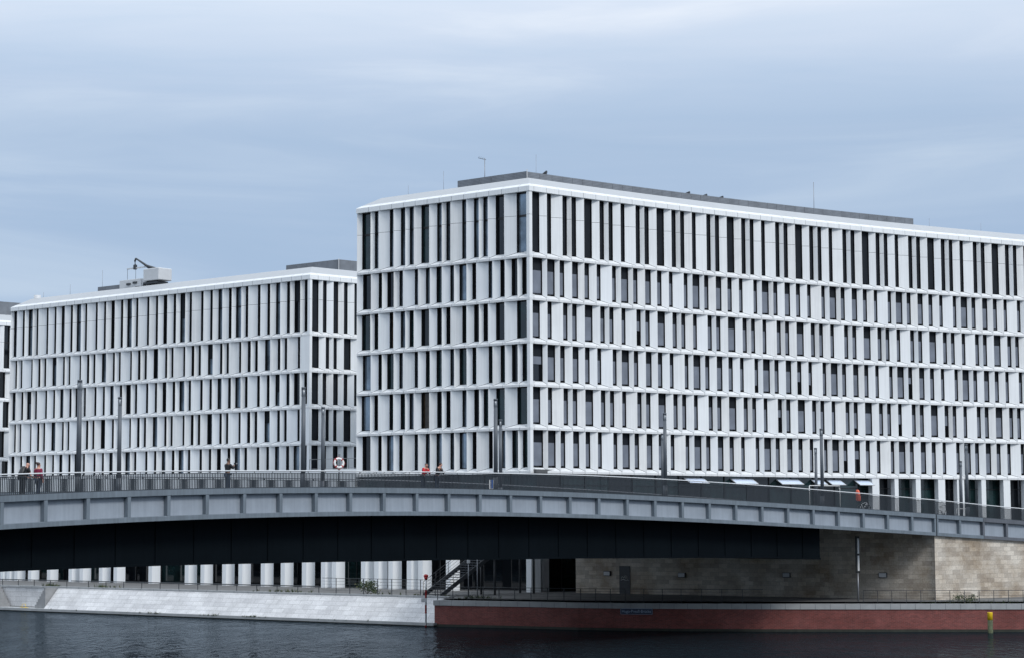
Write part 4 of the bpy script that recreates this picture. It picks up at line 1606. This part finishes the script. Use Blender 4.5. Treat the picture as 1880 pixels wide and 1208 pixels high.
def bicycle(loc, rz, label, frame_m, child_seat=False):
    t_ = local_thing('bicycle', loc, rz, label, 'bicycle')
    for x in (-.52, .52):
        mb = MB()
        mb.torus((x, 0, .34), .325, .02, BLACK, (0, 1, 0), 26, 6)
        wh = mb.build('wheel', t_)
        mb = MB()
        for k in range(10):
            a = 2 * math.pi * k / 10
            mb.tube([(x, 0, .34), (x + .31 * math.cos(a), 0, .34 + .31 * math.sin(a))], .004, GREYM, 4)
        mb.tube([(x, -.04, .34), (x, .04, .34)], .03, GREYM, 8)
        mb.build('spokes', wh)
    mb = MB()
    for a, b in (((-.52, 0, .34), (-.08, 0, .30)), ((-.08, 0, .30), (-.2, 0, .85)), ((-.52, 0, .34), (-.17, 0, .74)), ((-.08, 0, .30), (.36, 0, .78)), ((-.17, 0, .74), (.36, 0, .86)), ((.34, 0, .95), (.52, 0, .34))):
        mb.tube([a, b], .019, frame_m, 7)
    mb.build('frame', t_)
    mb = MB()
    mb.tube([(.30, -.28, 1.0), (.36, -.1, 1.02), (.36, .1, 1.02), (.30, .28, 1.0)], .014, DARKM, 6)
    mb.tube([(.35, 0, .92), (.36, 0, 1.02)], .016, DARKM, 6)
    mb.build('handlebar', t_)
    mb = MB()
    mb.sweep([[(-.33, -.08, .87), (-.33, .08, .87), (-.33, .08, .92), (-.33, -.08, .92)], [(-.2, -.06, .87), (-.2, .06, .87), (-.2, .06, .91), (-.2, -.06, .91)], [(-.05, -.02, .87), (-.05, .02, .87), (-.05, .02, .90), (-.05, -.02, .90)]], BLACK)
    mb.build('saddle', t_)
    mb = MB()
    mb.tube([(-.08, -.12, .2), (-.08, -.06, .30), (-.08, .06, .30), (-.08, .12, .4)], .014, GREYM, 6)
    mb.torus((-.08, -.05, .30), .085, .008, GREYM, (0, 1, 0), 16, 5)
    mb.build('crank', t_)
    if child_seat:
        mb = MB()
        c = -.58
        rings = []
        for z, w_, d_, o_ in ((.92, .13, .17, 0), (1.0, .17, .19, -.01), (1.3, .17, .11, -.06), (1.55, .155, .09, -.10), (1.68, .10, .06, -.13), (1.70, .05, .03, -.135)):
            rings.append([(c + o_ + d_ * math.cos(2 * math.pi * k / 12), w_ * math.sin(2 * math.pi * k / 12), z) for k in range(12)])
        mb.sweep(rings, ORANGE, smooth=True)
        mb.build('child_seat', t_)
    return t_


a_ = BW[0] - BW[1] * 4
ang = math.atan2(math.cos(a_), math.sin(a_))
bicycle(Bp(-4.0, 3.0, -.19), ang + R(8), 'parked bicycle with a bright orange red child seat showing above the railing', PALEM, True)
bicycle(Bp(3.2, 2.2, -.19), ang + R(12), 'pale bicycle parked behind the railing beside the rightmost lamp posts', PALEM)
q = Bp(-37.81, 3.0, -.19)
t_ = thing('small_sign', q, 'small blue and white plate behind the railing, left of the close lamp pair', 'sign')
mb = MB()
mb.tube([q, (q[0], q[1], q[2] + .85)], .025, GREYM, 7)
mb.build('post', t_)
mb = MB()
mb.box((q[0], q[1] - .04, q[2] + .6), (.30, .02, .55), WHITEP)
pl_ = mb.build('plate', t_)
mb = MB()
mb.box((q[0], q[1] - .054, q[2] + .62), (.12, .006, .5), SKYB)
mb.build('stripe', pl_)


# ------------------------------------------------------------------ plants
def leafy(name, c, rad, hgt, n, size, label, cat, mats=(LEAF, LEAFB), seed=1, stems=8):
    rnd = random.Random(seed)
    t_ = thing(name, c, label, cat)
    mb, ms = MB(), MB()
    for k in range(stems):
        a = rnd.uniform(0, 6.28)
        r_ = rad * rnd.uniform(.2, .9)
        ms.tube([c, (c[0] + r_ * .5 * math.cos(a), c[1] + r_ * .5 * math.sin(a), c[2] + hgt * .5), (c[0] + r_ * math.cos(a), c[1] + r_ * math.sin(a), c[2] + hgt * rnd.uniform(.6, 1))], .012, STEM, 5, .004)
    clumps = [(rnd.uniform(-1, 1), rnd.uniform(-1, 1), rnd.uniform(.1, .95)) for _ in range(9)]
    for k in range(n):
        cx, cy, cz = rnd.choice(clumps)
        p0 = Vector((c[0] + (cx * .65 + rnd.gauss(0, .22)) * rad, c[1] + (cy * .65 + rnd.gauss(0, .22)) * rad, c[2] + max(.03, (cz + rnd.gauss(0, .12)) * hgt)))
        d = Vector((rnd.gauss(0, 1), rnd.gauss(0, 1), rnd.gauss(.3, .7))).normalized()
        u = d.cross(Vector((rnd.gauss(0, 1), rnd.gauss(0, 1), .3))).normalized()
        L = size * rnd.uniform(.6, 1.3)
        mb.face([p0, p0 + d * L * .5 + u * L * .28, p0 + d * L, p0 + d * L * .5 - u * L * .28], mats[0] if rnd.random() < .75 else mats[1])
    mb.build('foliage', t_)
    ms.build('stem', t_)
    return t_


leafy('bush', Lp(8.6, 9.4, ZP), 1.1, .9, 700, .15, 'straggly green bush on the promenade in front of the white columns under the bridge', 'bush', seed=3)
leafy('bush', (30.6, 140.9, ZP - .1), .8, .62, 420, .12, 'low green shrub at the foot of the sunlit sandstone wall', 'bush', seed=5)
mb = MB()
rnd = random.Random(11)


def tuft(c, h, n=9, m=None):
    for _ in range(n):
        a = rnd.uniform(0, 6.28)
        d = Vector((math.cos(a), math.sin(a), 0))
        w_ = Vector((-d.y, d.x, 0)) * .012
        b0 = Vector(c) + d * rnd.uniform(0, .12)
        tip = b0 + d * h * rnd.uniform(.1, .7) + Vector((0, 0, h * rnd.uniform(.5, 1.1)))
        mb.face([b0 - w_ * 2, b0 + w_ * 2, tip], m or (LEAF if rnd.random() < .7 else LEAFB))


for _ in range(160):
    x = rnd.uniform(27.5, 36.5)
    tuft((x, 140.3 + rnd.uniform(.2, .7) - (x - 27) * .07, 1.86), rnd.uniform(.1, .28))
for _ in range(70):
    tuft(Lp(rnd.choice((rnd.gauss(44, .8), rnd.gauss(37.5, 1.0), rnd.gauss(15, 2), rnd.gauss(2, 2))), PE - .3 - rnd.uniform(0, .5), 2.09), rnd.uniform(.12, .4))
for _ in range(46):
    tuft(Lp(rnd.choice((rnd.gauss(28, .4), rnd.gauss(21, .5), rnd.gauss(16.6, .5), rnd.uniform(0, 42))), PB + .42, .2), rnd.uniform(.08, .25))
for _ in range(40):
    tuft((rnd.gauss(-2.5, .7), 149.6 + rnd.gauss(0, .2), 2.0), rnd.uniform(.1, .3))
mb.build('weeds')['kind'] = 'stuff'


# ------------------------------------------------------------------ people
def skin(name, joints, edges, mats, parent=None, sub=1, root='pelvis'):
    names = list(joints)
    me = bpy.data.meshes.new(name)
    me.from_pydata([joints[k][:3] for k in names], [(names.index(a), names.index(b)) for a, b in edges], [])
    o = bpy.data.objects.new(name + '_rig', me)
    COL.objects.link(o)
    o.modifiers.new('skin', 'SKIN')
    if not me.skin_vertices:
        bm = bmesh.new()
        bm.from_mesh(me)
        bm.verts.layers.skin.verify()
        bm.to_mesh(me)
        bm.free()
    sv = me.skin_vertices[0].data
    for i, k in enumerate(names):
        r_ = joints[k][3]
        sv[i].radius = r_ if isinstance(r_, tuple) else (r_, r_)
        sv[i].use_root = (k == root)
    ss_ = o.modifiers.new('sub', 'SUBSURF')
    ss_.levels = ss_.render_levels = sub
    bpy.context.view_layer.update()
    m2 = bpy.data.meshes.new_from_object(o.evaluated_get(bpy.context.evaluated_depsgraph_get()))
    bpy.data.objects.remove(o)
    m2.name = name
    m2.materials.clear()
    for m in mats:
        m2.materials.append(m)
    for p_ in m2.polygons:
        p_.use_smooth = True
        p_.material_index = 0
    r = bpy.data.objects.new(name, m2)
    COL.objects.link(r)
    if parent:
        r.parent = parent
    return r


def person(loc, rz, label, height, skin_m, top_m, leg_m, hair_m, pose, long_sleeve=True, bald=False, bun=False):
    """front is +Y; pose gives the bent joints"""
    k = height / 1.75
    J = dict(pelvis=(0, 0, .96, (.135, .10)), waist=(0, .0, 1.10, (.125, .095)), chest=(0, .01, 1.30, (.155, .105)), collar=(0, 0, 1.44, (.11, .08)), neck=(0, .015, 1.52, .055),
             jaw=(0, .035, 1.60, (.074, .084)), skull=(0, .02, 1.67, (.086, .102)), crown=(0, .015, 1.73, (.066, .082)), nose=(0, .130, 1.635, .012), brow=(0, .085, 1.66, .03),
             earl=(-.082, .02, 1.645, .014), earr=(.082, .02, 1.645, .014),
             shl=(-.175, 0, 1.42, .062), ell=(-.235, -.02, 1.14, .046), wrl=(-.235, .06, .90, .032), shr=(.175, 0, 1.42, .062), elr=(.235, -.02, 1.14, .046), wrr=(.235, .06, .90, .032),
             hil=(-.095, 0, .90, .085), knl=(-.10, .03, .50, .058), anl=(-.105, -.01, .10, .04), tol=(-.115, .15, .035, .032), hir=(.095, 0, .90, .085), knr=(.10, .03, .50, .058), anr=(.105, -.01, .10, .04), tor=(.115, .15, .035, .032))
    for q, v in pose.items():
        J[q] = tuple(v) + (J[q][3],)
    lean = pose_lean.get(label, (0, 0))
    up = ['waist', 'chest', 'collar', 'neck', 'jaw', 'skull', 'crown', 'nose', 'brow', 'earl', 'earr', 'shl', 'ell', 'wrl', 'shr', 'elr', 'wrr']
    if lean[0]:
        for q in up:
            x, y, z, r_ = J[q]
            if q in pose and q[:2] in ('wr', 'el'):
                continue
            y2, z2 = y, z - .96
            c_, s_2 = math.cos(lean[0]), math.sin(lean[0])
            J[q] = (x, y2 * c_ + z2 * s_2, .96 + z2 * c_ - y2 * s_2, r_)
    turn = lean[1]
    if turn:
        cx, cy = J['neck'][0], J['neck'][1]
        for q in ('jaw', 'skull', 'crown', 'nose', 'brow', 'earl', 'earr'):
            x, y, z, r_ = J[q]
            J[q] = (cx + (x - cx) * math.cos(turn) - (y - cy) * math.sin(turn), cy + (x - cx) * math.sin(turn) + (y - cy) * math.cos(turn), z, r_)
    E_ = [('pelvis', 'waist'), ('waist', 'chest'), ('chest', 'collar'), ('collar', 'neck'), ('neck', 'jaw'), ('jaw', 'skull'), ('skull', 'crown'), ('brow', 'nose'), ('skull', 'brow'), ('skull', 'earl'), ('skull', 'earr'),
          ('collar', 'shl'), ('shl', 'ell'), ('ell', 'wrl'), ('collar', 'shr'), ('shr', 'elr'), ('elr', 'wrr'), ('pelvis', 'hil'), ('hil', 'knl'), ('knl', 'anl'), ('anl', 'tol'), ('pelvis', 'hir'), ('hir', 'knr'), ('knr', 'anr'), ('anr', 'tor')]
    for sd_ in 'lr':
        w = Vector(J['wr' + sd_][:3])
        e = Vector(J['el' + sd_][:3])
        d = (w - e).normalized()
        side = d.cross(Vector((0, 0, 1)))
        side = Vector((1, 0, 0)) if side.length < .1 else side.normalized()
        nrm = side.cross(d)
        J['pa' + sd_] = (*(w + d * .06), .03)
        E_.append(('wr' + sd_, 'pa' + sd_))
        for f_, (off_, L) in enumerate(((-.030, .062), (-.010, .074), (.010, .070), (.030, .054))):
            b0 = w + d * .085 + side * off_
            m_ = b0 + d * L * .5 - nrm * .008
            t2 = b0 + d * L * .85 - nrm * .03
            for nm, q, r_ in (('a', b0, .010), ('b', m_, .009), ('c', t2, .008)):
                J[f'f{sd_}{f_}{nm}'] = (*q, r_)
            E_ += [('pa' + sd_, f'f{sd_}{f_}a'), (f'f{sd_}{f_}a', f'f{sd_}{f_}b'), (f'f{sd_}{f_}b', f'f{sd_}{f_}c')]
        b0 = w + d * .035 + side * (-.038)
        t2 = b0 + d * .045 - side * .026 - nrm * .02
        J['th' + sd_] = (*b0, .012)
        J['tt' + sd_] = (*t2, .009)
        E_ += [('pa' + sd_, 'th' + sd_), ('th' + sd_, 'tt' + sd_)]
    J = {q: (v[0] * k, v[1] * k, v[2] * k, v[3] if not isinstance(v[3], tuple) else tuple(r_ * k for r_ in v[3])) for q, v in J.items()}
    t_ = local_thing('person', loc, rz, label, 'person')
    skin('body', J, E_, [skin_m], t_)

    def shell(name, ks, es, m, grow, root):
        JJ = {}
        for q in ks:
            r_ = J[q][3]
            JJ[q] = J[q][:3] + ((tuple(a + grow for a in r_)) if isinstance(r_, tuple) else r_ + grow,)
        return skin(name, JJ, es, [m], t_, 1, root)

    def mid(a, b, f):
        return tuple(J[a][i] + (J[b][i] - J[a][i]) * f for i in range(3)) + ((J[a][3] if not isinstance(J[a][3], tuple) else J[a][3][0]) * (1 - f) + J[b][3] * f,)
    ks = ['pelvis', 'waist', 'chest', 'collar', 'shl', 'shr']
    es = [('pelvis', 'waist'), ('waist', 'chest'), ('chest', 'collar'), ('collar', 'shl'), ('collar', 'shr')]
    for sd_ in 'lr':
        if long_sleeve:
            ks += ['el' + sd_, 'cu' + sd_]
            J['cu' + sd_] = mid('el' + sd_, 'wr' + sd_, .88)
            es += [('sh' + sd_, 'el' + sd_), ('el' + sd_, 'cu' + sd_)]
        else:
            J['cu' + sd_] = mid('sh' + sd_, 'el' + sd_, .55)
            ks.append('cu' + sd_)
            es.append(('sh' + sd_, 'cu' + sd_))
    shell('shirt', ks, es, top_m, .020, 'chest')
    J['hem'] = (J['pelvis'][0], J['pelvis'][1], J['pelvis'][2], .12 * k)
    ks = ['hem', 'hil', 'knl', 'anl', 'hir', 'knr', 'anr']
    shell('trousers', ks, [('hem', 'hil'), ('hil', 'knl'), ('knl', 'anl'), ('hem', 'hir'), ('hir', 'knr'), ('knr', 'anr')], leg_m, .018, 'hem')
    for sd_ in 'lr':
        J['he'] = (J['an' + sd_][0], J['an' + sd_][1] - .03, .045, .045)
        J['to'] = J['to' + sd_][:3] + (.038,)
        skin('shoe', {'he': J['he'], 'to': J['to']}, [('he', 'to')], [BLACK], t_, 1, 'he')
    hd_ = Vector(J['skull'][:3])
    fw = (Vector(J['nose'][:3]) - hd_)
    fw.z = 0
    fw.normalize()
    sdv = Vector((fw.y, -fw.x, 0))
    mb = MB()
    for sg in (-1, 1):
        mb.ball(hd_ + fw * .092 + sdv * sg * .03 + Vector((0, 0, -.022)), .010, BLACK, 6)
    mb.box(tuple(hd_ + fw * .098 + Vector((0, 0, -.098))), (.045, .012, .008), REDP, (sdv.x, sdv.y))
    mb.build('face', t_)
    if not bald:
        mb = MB()
        c_ = hd_ - fw * .016 + Vector((0, 0, .010))
        rings = []
        for i in range(7):
            a = R(8 + i * 17)
            rings.append([c_ + (sdv * math.cos(u) * .083 + fw * math.sin(u) * .097) * math.sin(a) + Vector((0, 0, .098 * math.cos(a) + (.062 * (i - 3) / 3 if math.sin(u) > .3 and i > 3 else 0))) for u in [2 * math.pi * q / 14 for q in range(14)]])
        mb.sweep(rings, hair_m, smooth=True)
        if bun:
            mb.ball(c_ - fw * .11 + Vector((0, 0, .06)), .05, hair_m, 8)
        mb.build('hair', t_)
    return t_, J


pose_lean = {}
hed = lambda s: math.atan2(math.cos(BW[0] + BW[1] * s), math.sin(BW[0] + BW[1] * s))      # bridge heading in plan
DK = -.19
lab = 'bald person in a black tee shirt bent forward under a dark backpack'
pose_lean[lab] = (.42, 0)
s_ = -71.35
bald_t, bj = person(Bp(s_, 1.5, DK), hed(s_) - R(90), lab, 1.70, SKIN, TSHB, TSHB, HAIRK, dict(ell=(-.24, .30, 1.02), wrl=(-.2, .50, .98), elr=(.24, .30, 1.02), wrr=(.2, .50, .98)), long_sleeve=False, bald=True)
lab2 = 'person in a crimson jacket with brown hair tied up, walking behind the left railing'
s_ = -70.75
person(Bp(s_, 1.15, DK), hed(s_) - R(82), lab2, 1.58, SKIN, CRIM, NAVY, HAIRB, dict(ell=(-.24, .02, 1.16), wrl=(-.23, .17, .97), knl=(-.10, .14, .52), anl=(-.10, .22, .13), tol=(-.11, .38, .07), knr=(.1, -.02, .5), anr=(.1, -.22, .14), tor=(.11, -.1, .04)), bun=True)
lab3 = 'person in black with a pale scarf raising a camera beside the middle of the railing'
s_ = -59.3
pose_lean[lab3] = (.06, 0)
pose3 = dict(ell=(-.24, .20, 1.22), wrl=(-.08, .36, 1.36), elr=(.24, .20, 1.22), wrr=(.08, .36, 1.36))
pt3, pj3 = person(Bp(s_, .9, DK), hed(s_) - R(95), lab3, 1.67, SKIND, TSHB, DENIM, HAIRK, pose3)
lab4 = 'person in a bright red top leaning on the railing, left of the dark dressed one'
s_ = -45.6
pose_lean[lab4] = (.40, R(-35))
person(Bp(s_, .62, DK), hed(s_) - R(175), lab4, 1.60, SKIN, REDC, NAVY, HAIRK, dict(ell=(-.27, .28, 1.10), wrl=(-.05, .46, 1.16), elr=(.27, .28, 1.10), wrr=(.10, .46, 1.16)))
lab5 = 'person in dark clothes leaning on the railing, right of the one in red'
s_ = -44.55
pose_lean[lab5] = (.36, R(55))
person(Bp(s_, .62, DK), hed(s_) - R(170), lab5, 1.64, SKIN, TSHB, DENIM, HAIRB, dict(ell=(-.27, .28, 1.10), wrl=(-.06, .46, 1.16), elr=(.27, .28, 1.10), wrr=(.08, .46, 1.16)))
# backpack and camera
M = bald_t.matrix_basis
ch = Vector(bj['chest'][:3]) + Vector((0, -.19, -.02))
t_ = local_thing('backpack', Bp(-71.35, 1.5, DK), hed(-71.35) - R(90), 'dark backpack on the back of the bald person', 'backpack')
mb = MB()
rings = []
for z, w2, d2 in ((-.26, .10, .05), (-.22, .15, .10), (0, .16, .12), (.18, .14, .10), (.25, .08, .05)):
    dy = z * .42
    rings.append([(ch.x + w2 * math.cos(2 * math.pi * q / 12), ch.y + dy + d2 * math.sin(2 * math.pi * q / 12), ch.z + z) for q in range(12)])
mb.sweep(rings, BLACK, smooth=True)
mb.build('bag', t_)
mb = MB()
for sg in (-1, 1):
    mb.tube([(ch.x + sg * .1, ch.y + .16, ch.z + .22), (ch.x + sg * .12, ch.y + .34, ch.z + .1), (ch.x + sg * .13, ch.y + .2, ch.z - .16)], .018, BLACK, 6)
mb.build('strap', t_)
t_ = local_thing('camera', Bp(-59.3, .9, DK), hed(-59.3) - R(95), 'small camera held up in both hands of the person in black', 'camera')
c_ = (0, .47, 1.42)
mb = MB()
mb.box(c_, (.14, .06, .09), BLACK, (1, 0), .01)
mb.build('camera_body', t_)
mb = MB()
mb.tube([(0, .50, 1.42), (0, .60, 1.42)], .038, GREYM, 10)
mb.build('lens', t_)
mb = MB()
for u in (-.05, .05):
    mb.tube([(u, .12, 1.40), (u * 1.4, .17, 1.22), (u * 1.2, .16, 1.02)], .045, BEIGE, 8, .03)
mb.build('scarf', pt3)
